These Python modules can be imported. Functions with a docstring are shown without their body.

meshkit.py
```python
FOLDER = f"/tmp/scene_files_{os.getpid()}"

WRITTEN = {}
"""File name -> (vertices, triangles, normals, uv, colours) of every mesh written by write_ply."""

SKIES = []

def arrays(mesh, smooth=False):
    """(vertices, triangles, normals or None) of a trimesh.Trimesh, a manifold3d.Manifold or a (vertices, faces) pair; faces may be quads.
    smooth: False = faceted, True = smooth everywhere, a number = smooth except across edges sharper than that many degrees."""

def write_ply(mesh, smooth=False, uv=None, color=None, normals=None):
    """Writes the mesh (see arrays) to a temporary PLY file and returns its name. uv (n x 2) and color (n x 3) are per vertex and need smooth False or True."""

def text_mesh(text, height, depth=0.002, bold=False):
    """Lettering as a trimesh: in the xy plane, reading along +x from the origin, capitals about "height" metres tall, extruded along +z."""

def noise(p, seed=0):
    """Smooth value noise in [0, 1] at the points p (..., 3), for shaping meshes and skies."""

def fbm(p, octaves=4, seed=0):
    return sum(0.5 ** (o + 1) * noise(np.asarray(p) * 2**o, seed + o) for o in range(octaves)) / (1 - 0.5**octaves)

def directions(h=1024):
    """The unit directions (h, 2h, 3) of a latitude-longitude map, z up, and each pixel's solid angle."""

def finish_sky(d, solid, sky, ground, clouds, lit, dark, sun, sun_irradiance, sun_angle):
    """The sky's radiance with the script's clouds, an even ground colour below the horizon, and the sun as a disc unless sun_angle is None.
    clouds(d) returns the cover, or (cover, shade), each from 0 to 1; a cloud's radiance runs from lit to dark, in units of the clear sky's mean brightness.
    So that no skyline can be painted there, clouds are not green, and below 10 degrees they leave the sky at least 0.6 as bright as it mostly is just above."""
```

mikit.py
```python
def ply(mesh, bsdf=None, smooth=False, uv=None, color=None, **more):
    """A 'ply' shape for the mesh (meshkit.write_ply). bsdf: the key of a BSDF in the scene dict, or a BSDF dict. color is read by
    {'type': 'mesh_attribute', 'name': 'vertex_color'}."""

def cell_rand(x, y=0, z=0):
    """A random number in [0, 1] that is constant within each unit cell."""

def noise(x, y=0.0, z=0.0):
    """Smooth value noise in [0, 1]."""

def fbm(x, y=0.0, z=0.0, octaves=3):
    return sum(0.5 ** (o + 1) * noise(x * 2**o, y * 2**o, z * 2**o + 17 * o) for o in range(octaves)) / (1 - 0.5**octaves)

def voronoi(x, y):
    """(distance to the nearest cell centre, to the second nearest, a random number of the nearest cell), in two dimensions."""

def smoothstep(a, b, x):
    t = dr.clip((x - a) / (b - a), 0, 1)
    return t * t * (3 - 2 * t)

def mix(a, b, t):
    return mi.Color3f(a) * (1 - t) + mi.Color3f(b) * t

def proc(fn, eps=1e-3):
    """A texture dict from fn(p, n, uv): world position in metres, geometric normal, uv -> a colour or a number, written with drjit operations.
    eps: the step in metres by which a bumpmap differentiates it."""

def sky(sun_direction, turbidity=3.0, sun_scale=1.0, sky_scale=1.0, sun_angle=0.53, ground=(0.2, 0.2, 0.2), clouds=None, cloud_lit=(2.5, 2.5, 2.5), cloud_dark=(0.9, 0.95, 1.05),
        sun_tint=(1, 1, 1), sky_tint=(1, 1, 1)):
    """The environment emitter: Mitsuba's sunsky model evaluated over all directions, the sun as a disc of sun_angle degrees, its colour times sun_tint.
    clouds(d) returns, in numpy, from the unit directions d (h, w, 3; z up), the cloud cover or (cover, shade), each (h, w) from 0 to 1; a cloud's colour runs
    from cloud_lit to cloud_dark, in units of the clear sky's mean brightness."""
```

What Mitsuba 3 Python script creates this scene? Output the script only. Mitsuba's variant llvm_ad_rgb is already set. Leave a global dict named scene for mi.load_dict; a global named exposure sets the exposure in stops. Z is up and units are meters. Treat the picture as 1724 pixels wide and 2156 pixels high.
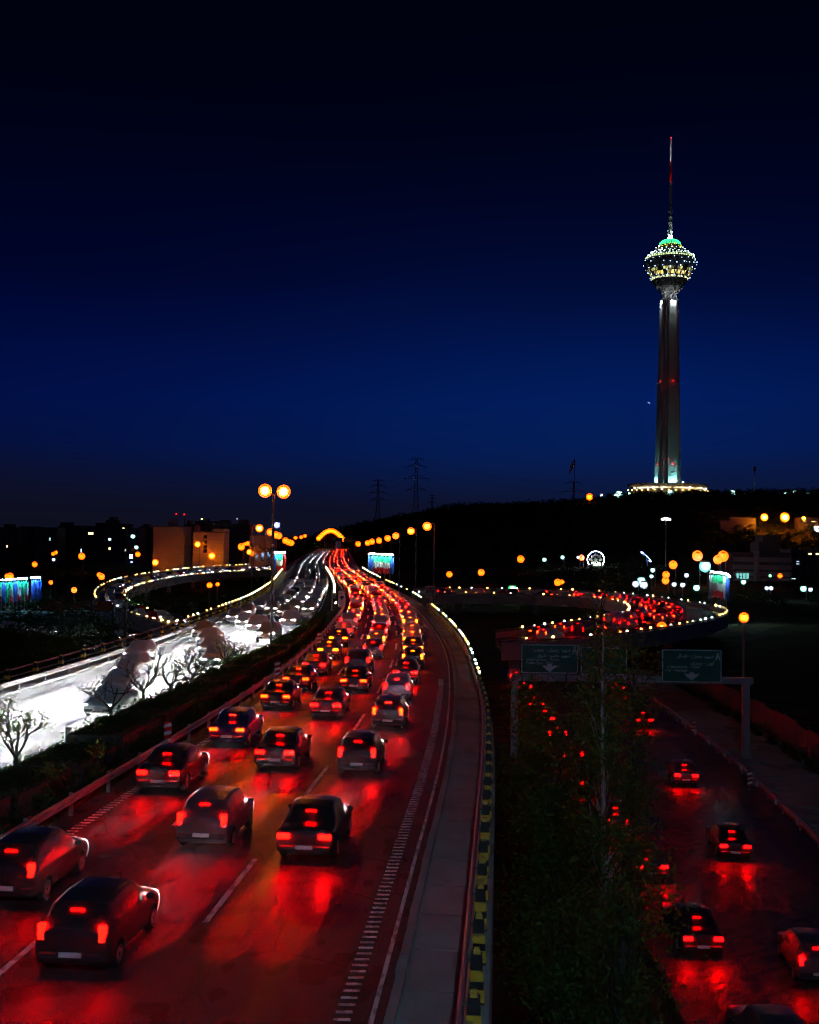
import math
import numpy as np, trimesh, manifold3d as m3, mitsuba as mi, drjit as dr, mikit, meshkit
from mikit import noise, fbm, smoothstep, mix
from scipy.interpolate import PchipInterpolator
from scipy.ndimage import gaussian_filter1d

T = mi.ScalarTransform4f
rng = np.random.default_rng(7)
scene, labels, used = {}, {}, {}

# ---------------------------------------------------------------- camera, sky, exposure
EYE, F = np.array([0.0, 0.0, 9.4]), 1150.0          # the photographer stands on an overpass, 9.4 m above the carriageway
K = 819 / 1724                                       # my measurements of the photograph were taken on a 1724 pixel wide copy
PITCH, ROLL = math.atan((1135 * K - 512) / F), math.radians(0.9)
fw = np.array([0, math.cos(PITCH), math.sin(PITCH)])
r0 = np.array([1.0, 0, 0]); u0 = np.cross(r0, fw)
RT = r0 * math.cos(ROLL) + u0 * math.sin(ROLL)
UP = -r0 * math.sin(ROLL) + u0 * math.cos(ROLL)
scene['camera'] = {'type': 'perspective', 'fov': math.degrees(2 * math.atan(409.5 / F)), 'fov_axis': 'x', 'near_clip': 0.5, 'far_clip': 9000.0,
                   'to_world': T().look_at(EYE.tolist(), (EYE + fw).tolist(), UP.tolist())}
exposure = 2.0

def night_cover(d):
    # night falling: added cloud cover darkens the zenith and greys the low sky
    el = np.degrees(np.arcsin(np.clip(d[..., 2], -1, 1))) + 1.6 * (meshkit.fbm(d * np.array([3.0, 3.0, 9.0]), 3, 5) - 0.5)
    high = np.interp(el, [6.5, 9, 12.5, 17, 21, 26, 40], [0, 0.20, 0.62, 0.82, 0.925, 0.965, 0.98])
    low = np.interp(el, [0.8, 1.6, 3.0, 4.6, 7.5], [0.92, 0.86, 0.6, 0.2, 0])
    return np.maximum(high, low), high / np.maximum(high + low, 1e-6)

scene['sky'] = {**mikit.sky((0.16, 1.0, 0.16), turbidity=3.0, sun_scale=0.0, sky_scale=0.12, sky_tint=(0.002, 0.060, 1.08), ground=(0.02, 0.02, 0.02),
                            clouds=night_cover, cloud_lit=(0.5, 0.5, 1.1), cloud_dark=(0.015, 0.055, 0.30)), 'sampling_weight': 8.0}

# ---------------------------------------------------------------- helpers
def ray(x, y):
    return fw * F + (x * K - 409.5) * RT + (512 - y * K) * UP
def at(x, y, z=0.0):                                 # the point at height z that is seen at a measured pixel
    q = ray(x, y); return EYE + q * ((z - EYE[2]) / q[2])
def atd(x, y, depth):                                # the point at a known distance ahead that is seen at a measured pixel
    q = ray(x, y); return EYE + q * (depth / q[1])

def numbered(name, parent=None):
    base = name if parent is None else parent + '__' + name
    n = used.get(base, -1) + 1; used[base] = n
    return base if n == 0 else f'{base}_{n:03d}'
def tag(key, label=None, cat=None, group=None, kind=None):
    d = labels.setdefault(key, {})
    for k, v in (('label', label), ('category', cat), ('group', group), ('kind', kind)):
        if v: d[k] = v
    return key
def thing(name, label, cat, group=None):
    return tag(numbered(name), label, cat, group)
def glow(rgb, w=0.05):
    return {'emitter': {'type': 'area', 'radiance': {'type': 'rgb', 'value': [float(c) for c in rgb]}, 'sampling_weight': float(w)}}
def beam(key, o, aim, rgb, cutoff, width, w, name='light_beam'):   # the directed light of a vehicle's lamp
    o, aim = np.array(o, float), np.array(aim, float); k = numbered(name, key)
    scene[k] = {'type': 'spot', 'to_world': T().look_at(o.tolist(), (o + aim).tolist(), [0, 0, 1]), 'intensity': {'type': 'rgb', 'value': [float(c) for c in rgb]},
                'cutoff_angle': float(cutoff), 'beam_width': float(width), 'sampling_weight': float(w)}
def put(name, parent, shape, mat, to_world=None, em=None):
    key = numbered(name, parent)
    d = dict(shape); d['bsdf'] = {'type': 'ref', 'id': mat}
    if to_world is not None: d['to_world'] = to_world
    if em: d.update(glow(*em))
    scene[key] = d
    return key
def mesh(name, parent, m, mat, smooth=False, em=None, to_world=None):
    return put(name, parent, mikit.ply(m, None, smooth=smooth), mat, to_world, em)
def cat_(ms):
    ms = [m for m in ms if m is not None]
    return trimesh.util.concatenate(ms) if len(ms) > 1 else ms[0]
def tbox(c, s, rz=0.0):
    m = trimesh.creation.box(s)
    if rz: m.apply_transform(trimesh.transformations.rotation_matrix(rz, [0, 0, 1]))
    m.apply_translation(c); return m
def chamfer_box(s, c=0.03):
    s = np.array(s, float); pts = []
    for i in range(3):
        h = s / 2 - c; h[i] = s[i] / 2
        pts += [[a * h[0], b * h[1], d * h[2]] for a in (-1, 1) for b in (-1, 1) for d in (-1, 1)]
    return trimesh.convex.convex_hull(np.array(pts))
def lathe(profile, n=32):
    return trimesh.creation.revolve(np.array(profile, float), sections=n)
def grid_mesh(P):                                    # P: rows x columns x 3
    a, b = P.shape[:2]; i = np.arange(a * b).reshape(a, b)
    q = np.stack([i[:-1, :-1], i[:-1, 1:], i[1:, 1:], i[1:, :-1]], -1).reshape(-1, 4)
    return trimesh.Trimesh(P.reshape(-1, 3), np.vstack([q[:, [0, 1, 2]], q[:, [0, 2, 3]]]), process=False)
def tube_mesh(pts, rad, n=8):
    pts = np.asarray(pts, float); rad = np.broadcast_to(np.asarray(rad, float), len(pts))
    t = np.gradient(pts, axis=0); t /= np.linalg.norm(t, axis=1, keepdims=True) + 1e-12
    ref = np.array([0, 0, 1.0]) if abs(t[0][2]) < 0.9 else np.array([1.0, 0, 0])
    a = np.cross(t, ref); a /= np.linalg.norm(a, axis=1, keepdims=True) + 1e-12
    b = np.cross(t, a); ang = np.arange(n + 1) * 2 * np.pi / n
    P = pts[:, None] + rad[:, None, None] * (np.cos(ang)[None, :, None] * a[:, None] + np.sin(ang)[None, :, None] * b[:, None])
    m = grid_mesh(P); ctr = (pts[0] + pts[1]) / 2; k = np.r_[0:n, (len(pts) - 1) * n:(len(pts) - 1) * n + n]
    if ((m.triangles_center[k] - ctr) * m.face_normals[k]).sum() < 0: m.invert()
    m.merge_vertices(); return m
SB = mikit.ply(trimesh.creation.box((1, 1, 1)))
_c = trimesh.creation.cylinder(1.0, 1.0, sections=16); SC = mikit.ply(_c, None, smooth=40)
SS = mikit.ply(trimesh.creation.icosphere(2, 1.0), None, smooth=True)
SS1 = mikit.ply(trimesh.creation.icosphere(1, 1.0), None, smooth=True)
def bx(name, parent, c, s, mat, rz=0.0, em=None, rx=0.0):
    t = T().translate([float(v) for v in c]).rotate([0, 0, 1], float(rz)).rotate([1, 0, 0], float(rx)).scale([float(v) for v in s])
    return put(name, parent, SB, mat, t, em)
def ball(name, parent, c, r, mat, em=None, low=True):
    r = [r, r, r] if np.isscalar(r) else r
    return put(name, parent, SS1 if low else SS, mat, T().translate([float(v) for v in c]).scale([float(v) for v in r]), em)
def rod(name, parent, p0, p1, r, mat, em=None):
    p0, p1 = np.asarray(p0, float), np.asarray(p1, float); z = p1 - p0; L = np.linalg.norm(z); z = z / L
    x = np.cross([0, 1, 0] if abs(z[1]) < 0.9 else [1, 0, 0], z); x /= np.linalg.norm(x); y = np.cross(z, x)
    M = np.eye(4); M[:3, 0], M[:3, 1], M[:3, 2], M[:3, 3] = x * r, y * r, z * L, (p0 + p1) / 2
    return put(name, parent, SC, mat, T(M.tolist()), em)

# ---------------------------------------------------------------- materials
def col(v): return {'type': 'rgb', 'value': [float(c) for c in v]} if not np.isscalar(v) else {'type': 'rgb', 'value': float(v)}
def mat(name, c, rough=0.6, metal=0.0, **k):
    c = c if isinstance(c, dict) else col(c)
    scene[name] = {'type': 'twosided', 'bsdf': {'type': 'principled', 'base_color': c, 'roughness': rough, 'metallic': metal, **k}}
    return name
def asphalt_fields(p, uv):                           # uv: lanes across (0, 1, 2 at the lane lines), metres along
    grain = noise(p.x * 26, p.y * 26, 1.0) * 0.6 + noise(p.x * 70, p.y * 70, 3.0) * 0.4
    f = uv.x - dr.floor(uv.x)
    track = dr.exp(-dr.square((f - 0.27) / 0.09)) + dr.exp(-dr.square((f - 0.73) / 0.09))
    wob = fbm(p.x * 0.5, p.y * 0.09, 6.0)
    near, second, _ = mikit.voronoi(p.x * 0.42 + 0.6 * wob, p.y * 0.2)
    crack = (1 - smoothstep(0.0, 0.022, second - near)) * smoothstep(0.45, 0.6, fbm(p.x * 0.12, p.y * 0.05, 2.5))
    patch = smoothstep(0.545, 0.56, fbm(p.x * 0.22 + 5, p.y * 0.045, 9.0))
    return grain, track * (0.5 + wob), crack, patch
def asphalt_col(p, n, uv):
    g, t, c, k = asphalt_fields(p, uv)
    v = (0.030 + 0.034 * g) * (1 - 0.28 * t) * (1 - 0.35 * k) * (1 - 0.75 * c)
    spot = smoothstep(0.74, 0.8, noise(p.x * 2.1, p.y * 1.3, 12.0))
    return mi.Color3f(v, v, v * 1.08) * (1 - 0.4 * spot)
def asphalt_rough(p, n, uv):
    g, t, c, k = asphalt_fields(p, uv)
    return dr.clip(0.50 + 0.14 * g - 0.12 * t - 0.07 * k, 0.2, 0.9)
scene['asphalt'] = {'type': 'twosided', 'bsdf': {'type': 'principled', 'base_color': mikit.proc(asphalt_col), 'roughness': mikit.proc(asphalt_rough), 'specular': 0.35}}
def concrete_col(p, n, uv):
    g = fbm(p.x * 1.3, p.y * 1.3, p.z * 1.3, 4); s = noise(p.x * 22, p.y * 22, p.z * 22)
    stain = smoothstep(0.55, 0.75, fbm(p.x * 0.7, p.y * 0.4, p.z + 8))
    v = 0.20 + 0.16 * g + 0.05 * s
    return mix(mi.Color3f(v, v * 0.99, v * 0.96), mi.Color3f(v * 0.55, v * 0.53, v * 0.5), 0.7 * stain)
scene['concrete'] = {'type': 'twosided', 'bsdf': {'type': 'principled', 'base_color': mikit.proc(concrete_col), 'roughness': 0.75}}
def soil_col(p, n, uv):
    g = fbm(p.x * 0.5, p.y * 0.5, p.z, 4); h = noise(p.x * 7, p.y * 7, 1.0)
    return mix(mi.Color3f(0.03, 0.035, 0.018), mi.Color3f(0.07, 0.06, 0.04), smoothstep(0.35, 0.65, g) * (0.5 + 0.5 * h))
scene['soil'] = {'type': 'twosided', 'bsdf': {'type': 'principled', 'base_color': mikit.proc(soil_col), 'roughness': 0.95, 'specular': 0.1}}
def plaster_col(p, n, uv):
    g = fbm(p.x * 0.15, p.y * 0.15, p.z * 0.4, 4)
    course = dr.select(dr.abs(p.z * 0.31 - dr.floor(p.z * 0.31) - 0.5) < 0.03, 0.75, 1.0)
    v = (0.26 + 0.12 * g) * course
    return mi.Color3f(v, v * 0.93, v * 0.84)
scene['plaster'] = {'type': 'twosided', 'bsdf': {'type': 'principled', 'base_color': mikit.proc(plaster_col), 'roughness': 0.85}}
mat('tower_concrete', mikit.proc(lambda p, n, uv: (lambda v: mi.Color3f(v, v, v * 0.97))(0.34 + 0.12 * fbm(p.x * 0.12, p.y * 0.12, p.z * 0.05, 4) - 0.05 * dr.select(dr.abs(p.z / 6 - dr.floor(p.z / 6) - 0.5) < 0.04, 1.0, 0.0))), 0.8)
mat('dark_facade', 0.10, 0.6); mat('grey_facade', (0.32, 0.33, 0.35), 0.7)
mat('road_paint', mikit.proc(lambda p, n, uv: mi.Color3f(0.30 + 0.40 * smoothstep(0.3, 0.62, fbm(p.x * 6, p.y * 3, 1.0)))), 0.6)
mat('galvanised', mikit.proc(lambda p, n, uv: mi.Color3f(0.36 + 0.14 * fbm(p.x * 3, p.y * 1.2, p.z * 5))), 0.42, 0.7)
mat('steel', (0.35, 0.36, 0.38), 0.45, 0.5); mat('dark_steel', (0.10, 0.10, 0.11), 0.55, 0.3)
mat('pink_pipe', mikit.proc(lambda p, n, uv: mix(mi.Color3f(0.42, 0.16, 0.22), mi.Color3f(0.28, 0.18, 0.18), smoothstep(0.5, 0.7, fbm(p.x * 3, p.y * 2, p.z * 3)))), 0.45)
mat('yellow_paint', mikit.proc(lambda p, n, uv: mix(mi.Color3f(0.72, 0.50, 0.03), mi.Color3f(0.34, 0.24, 0.06), smoothstep(0.52, 0.68, fbm(p.x * 5, p.y * 5, p.z * 7)))), 0.5)
mat('black_paint', (0.02, 0.02, 0.02), 0.5); mat('clamp_green', (0.15, 0.2, 0.12), 0.5)
mat('red_sheet', (0.55, 0.02, 0.02), 0.35); mat('white_sheet', (0.78, 0.78, 0.76), 0.35); mat('green_sheet', (0.01, 0.16, 0.11), 0.4)
mat('sign_white', (0.7, 0.75, 0.75), 0.4); mat('blue_sheet', (0.02, 0.03, 0.28), 0.35); mat('brown_sheet', (0.22, 0.09, 0.03), 0.5)
mat('rubber', (0.015, 0.015, 0.016), 0.75); mat('trim_plastic', (0.025, 0.025, 0.027), 0.5); mat('alloy', (0.5, 0.5, 0.52), 0.3, 0.9)
scene['car_glass'] = {'type': 'twosided', 'bsdf': {'type': 'principled', 'base_color': col((0.012, 0.014, 0.016)), 'roughness': 0.06, 'specular': 0.6}}
CAR = {'white': (0.72, 0.72, 0.70), 'silver': (0.42, 0.43, 0.45), 'black': (0.02, 0.02, 0.022), 'dark grey': (0.09, 0.09, 0.10), 'dark blue': (0.03, 0.05, 0.14),
       'red': (0.35, 0.02, 0.02), 'yellow': (0.65, 0.42, 0.03), 'beige': (0.42, 0.36, 0.27)}
for k, v in CAR.items():
    mat('paint_' + k.replace(' ', '_'), v, 0.3, 0.35 if k in ('silver', 'dark grey', 'dark blue') else 0.0, clearcoat=0.8, clearcoat_gloss=0.9)
mat('lamp_lens', (0.5, 0.5, 0.5), 0.2); mat('red_lens', (0.3, 0.004, 0.004), 0.15)
mat('bark', mikit.proc(lambda p, n, uv: mix(mi.Color3f(0.03, 0.025, 0.02), mi.Color3f(0.09, 0.08, 0.07), noise(p.x * 30, p.y * 30, p.z * 6))), 0.9)
mat('pale_bark', mikit.proc(lambda p, n, uv: mix(mi.Color3f(0.16, 0.15, 0.13), mi.Color3f(0.36, 0.34, 0.30), smoothstep(0.3, 0.7, fbm(p.x * 14, p.y * 14, p.z * 3)))), 0.85)
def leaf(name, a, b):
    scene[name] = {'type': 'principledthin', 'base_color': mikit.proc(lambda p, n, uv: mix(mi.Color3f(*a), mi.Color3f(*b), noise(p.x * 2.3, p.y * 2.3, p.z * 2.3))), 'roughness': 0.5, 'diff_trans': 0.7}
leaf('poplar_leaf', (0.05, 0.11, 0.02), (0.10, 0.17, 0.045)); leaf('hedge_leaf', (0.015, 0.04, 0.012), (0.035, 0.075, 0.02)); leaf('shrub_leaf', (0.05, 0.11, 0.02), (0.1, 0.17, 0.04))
mat('pole_grey', (0.16, 0.16, 0.17), 0.6); mat('fairing_white', (0.6, 0.62, 0.65), 0.5)
mat('flag_green', (0.0, 0.25, 0.09), 0.8); mat('flag_white', (0.7, 0.7, 0.7), 0.8); mat('flag_red', (0.5, 0.01, 0.015), 0.8); mat('flag_blue', (0.03, 0.12, 0.5), 0.8)

# ---------------------------------------------------------------- the roads' edges, from the photograph
YS = np.concatenate([np.arange(8, 200, 1.0), np.arange(200, 400, 2.0), np.arange(400, 1301, 6.0)])
def edge(pts):
    y, x = np.array(pts).T; yy = np.arange(-20, 1400, 1.0)
    return gaussian_filter1d(PchipInterpolator(y, x)(np.clip(yy, y[0], y[-1])), 7, mode='nearest')
YY = np.arange(-20, 1400, 1.0)
E_ = {'kerb': edge([(-20, -4.4), (10, -1.4), (22.5, -0.3), (32, 0.4), (49, 1.8), (73, 3.0), (94, 3.5), (112, 3.25), (140, 2.2), (177, -0.3), (242, -6.8), (330, -14.5), (551, -28.2), (925, -49), (1400, -73)]),
      'redL': edge([(-20, -17.3), (10, -13.5), (32.4, -11.4), (39.4, -10.8), (50, -9.9), (76, -8.2), (100, -7.6), (145, -8.0), (195, -10.9), (247, -15.5), (363, -25.5), (694, -46), (925, -59), (1400, -83)]),
      'whiteR': edge([(-20, -21), (10, -18.4), (44, -15.5), (55, -14.7), (78, -13.0), (94.5, -11.7), (136, -11.0), (181, -12.9), (247, -17.0), (336, -24.6), (690, -47.3), (925, -60.5), (1400, -84.5)]),
      'whiteL': edge([(-20, -29.5), (20, -26.3), (44, -24.3), (64, -22.8), (78, -21.7), (106, -20.3), (150, -20.1), (200, -22.4), (275, -28.6), (357, -35.6), (690, -57.5), (925, -71), (1400, -95)])}
def ed(n, y): return np.interp(y, YY, E_[n])
def para(y): return ed('kerb', y) + np.interp(y, [0, 60, 78, 140], [1.55, 1.6, 1.3, 1.0])
def ribbon(fa, fb, ys, za, zb=None, nx=5):
    zb = za if zb is None else zb
    xa, xb = fa(ys), fb(ys); t = np.linspace(0, 1, nx)
    P = np.stack([xa[:, None] * (1 - t) + xb[:, None] * t, np.repeat(ys[:, None], nx, 1), np.broadcast_to(np.asarray(za)[..., None] if np.ndim(za) else za, (len(ys), 1)) * (1 - t) + np.broadcast_to(np.asarray(zb)[..., None] if np.ndim(zb) else zb, (len(ys), 1)) * t], -1)
    return grid_mesh(P)
def wall_along(f, ys, z0, z1, off=0.0):
    x = f(ys) + off
    P = np.stack([np.stack([x, ys, np.full_like(ys, z0)], -1), np.stack([x, ys, np.full_like(ys, z1)], -1)], 1)
    return grid_mesh(P)
def struct(name, m, mt, smooth=True, uv=None):
    key = numbered(name); scene[key] = {**mikit.ply(m, None, smooth=smooth, uv=uv), 'bsdf': {'type': 'ref', 'id': mt}}
    return tag(key, kind='structure')
def lane_uv(n_rows, nx, u0, u1, ys): t = np.linspace(u0, u1, nx); return np.stack([np.tile(t, n_rows), np.repeat(ys, nx)], 1)

def ground_z(x, y):
    x, y = np.asarray(x, float), np.asarray(y, float)
    s = lambda a, b, v: (lambda t: t * t * (3 - 2 * t))(np.clip((v - a) / (b - a), 0, 1))
    base = -7.2 - 1.2 * s(-10, -30, x) + 4.5 * s(260, 620, y) * s(20, 140, x)
    ridge = np.interp(x * 1300 / np.maximum(y, 600), [-260, -120, -87, 4, 53, 181, 246, 337, 463, 900], [0, 4, 14, 33, 43, 50, 58, 62, 65, 66])
    return base + s(600, 1260, y) * (ridge - base) + 2.5 * (meshkit.fbm(np.stack([x / 60, y / 60, 0 * x], -1), 3, 3) - 0.5) * s(620, 800, y)

gx = np.concatenate([np.linspace(-3000, -500, 14), np.linspace(-420, 700, 113), np.linspace(800, 3000, 14)])
gy = np.concatenate([np.linspace(-200, 600, 41), np.linspace(625, 1500, 50), np.linspace(1700, 6000, 10)])
GX, GY = np.meshgrid(gx, gy)
struct('ground', grid_mesh(np.stack([GX, GY, ground_z(GX, GY)], -1)), 'soil')

struct('right_carriageway', ribbon(lambda y: ed('redL', y) - 0.5, lambda y: ed('kerb', y), YS, 0.0, nx=9), 'asphalt', True, lane_uv(len(YS), 9, -.15, 3.5, YS))
struct('left_carriageway', ribbon(lambda y: ed('whiteL', y) - 0.4, lambda y: ed('whiteR', y) + 0.3, YS, 0.0, nx=9), 'asphalt', True, lane_uv(len(YS), 9, -.1, 3.1, YS))
struct('median', cat_([ribbon(lambda y: ed('whiteR', y) + 0.3, lambda y: ed('redL', y) - 0.5, YS, 0.16, nx=5), wall_along(lambda y: ed('whiteR', y) + 0.3, YS, -0.2, 0.16), wall_along(lambda y: ed('redL', y) - 0.5, YS, -0.2, 0.16)]), 'soil')
struct('walkway_base', cat_([ribbon(lambda y: ed('kerb', y), lambda y: para(y) + 0.45, YS, 0.02, nx=3), wall_along(lambda y: para(y) + 0.45, YS, -9, 0.02)]), 'concrete')
struct('left_verge', cat_([ribbon(lambda y: ed('whiteL', y) - 2.6, lambda y: ed('whiteL', y) - 0.4, YS, 0.14, nx=3), wall_along(lambda y: ed('whiteL', y) - 2.6, YS, -10, 0.14), wall_along(lambda y: ed('whiteL', y) - 0.4, YS, -0.2, 0.14)]), 'concrete')
# kerb stones and the slabs of the walkway
y = 19.0
while y < 112:
    L = 0.98 if y < 70 else 1.98
    ym = y + L / 2; x = float(ed('kerb', ym)); a = math.degrees(math.atan(float(ed('kerb', ym + .5) - ed('kerb', ym - .5))))
    bx('kerb_stone', 'walkway_base', (x + 0.11 + rng.normal(0, .012), ym, 0.075 + rng.normal(0, .006)), (0.2, L - 0.02, 0.15), 'concrete', -a + rng.normal(0, .5))
    y += L
y = 19.0
while y < 112:
    L = 2.4
    ym = y + L / 2; x0, x1 = float(ed('kerb', ym)) + 0.3, float(para(ym)) - 0.12
    a = math.degrees(math.atan(float(ed('kerb', ym + .5) - ed('kerb', ym - .5))))
    bx('slab', 'walkway_base', ((x0 + x1) / 2, ym, 0.08 + rng.normal(0, .004)), (x1 - x0, L - 0.03, 0.12), 'concrete', -a, None, rng.normal(0, .12))
    y += L
# lane dashes, edge lines and rumble strips
def lane_x(frac, y): return ed('redL', y) + frac * (ed('kerb', y) - np.interp(y, [0, 60, 200], [1.9, 1.7, 0.7]) - ed('redL', y))
for frac, ph in ((0.345, 23.5), (0.69, 28.2)):
    y = ph
    while y < 190:
        ys = np.linspace(y, y + 5.6, 7); xc = lane_x(frac, ys)
        mesh('lane_dash', 'right_carriageway', ribbon(lambda v: lane_x(frac, v) - 0.075, lambda v: lane_x(frac, v) + 0.075, ys, 0.005, nx=2), 'road_paint')
        y += 14.0
for frac in (0.36, 0.68):
    y = 40.0
    while y < 150:
        ys = np.linspace(y, y + 5.6, 5); f = lambda v, s: ed('whiteL', v) + frac * (ed('whiteR', v) - ed('whiteL', v)) + s
        mesh('lane_dash', 'left_carriageway', ribbon(lambda v: f(v, -0.075), lambda v: f(v, 0.075), ys, 0.005, nx=2), 'road_paint')
        y += 14.0
ye = np.arange(14, 400, 2.0)
mesh('edge_line', 'left_carriageway', ribbon(lambda v: ed('whiteR', v) - 0.25, lambda v: ed('whiteR', v) - 0.12, ye, 0.005, nx=2), 'road_paint')
mesh('edge_line', 'right_carriageway', ribbon(lambda v: ed('kerb', v) - 0.32, lambda v: ed('kerb', v) - 0.22, ye, 0.005, nx=2), 'road_paint')
def rumble(f, y0, y1, step, w):
    ys = np.arange(y0, y1, step)
    return cat_([tbox((float(f(v)), v, 0.006), (w, 0.11, 0.010)) for v in ys])
tag(mesh('rumble_strip', 'right_carriageway', rumble(lambda v: ed('kerb', v) - 0.85, 18, 78, 0.36, 0.34), 'road_paint'), kind='stuff')
tag(mesh('rumble_strip', 'right_carriageway', rumble(lambda v: ed('redL', v) + 0.55, 24, 70, 0.36, 0.34), 'road_paint'), kind='stuff')
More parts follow.
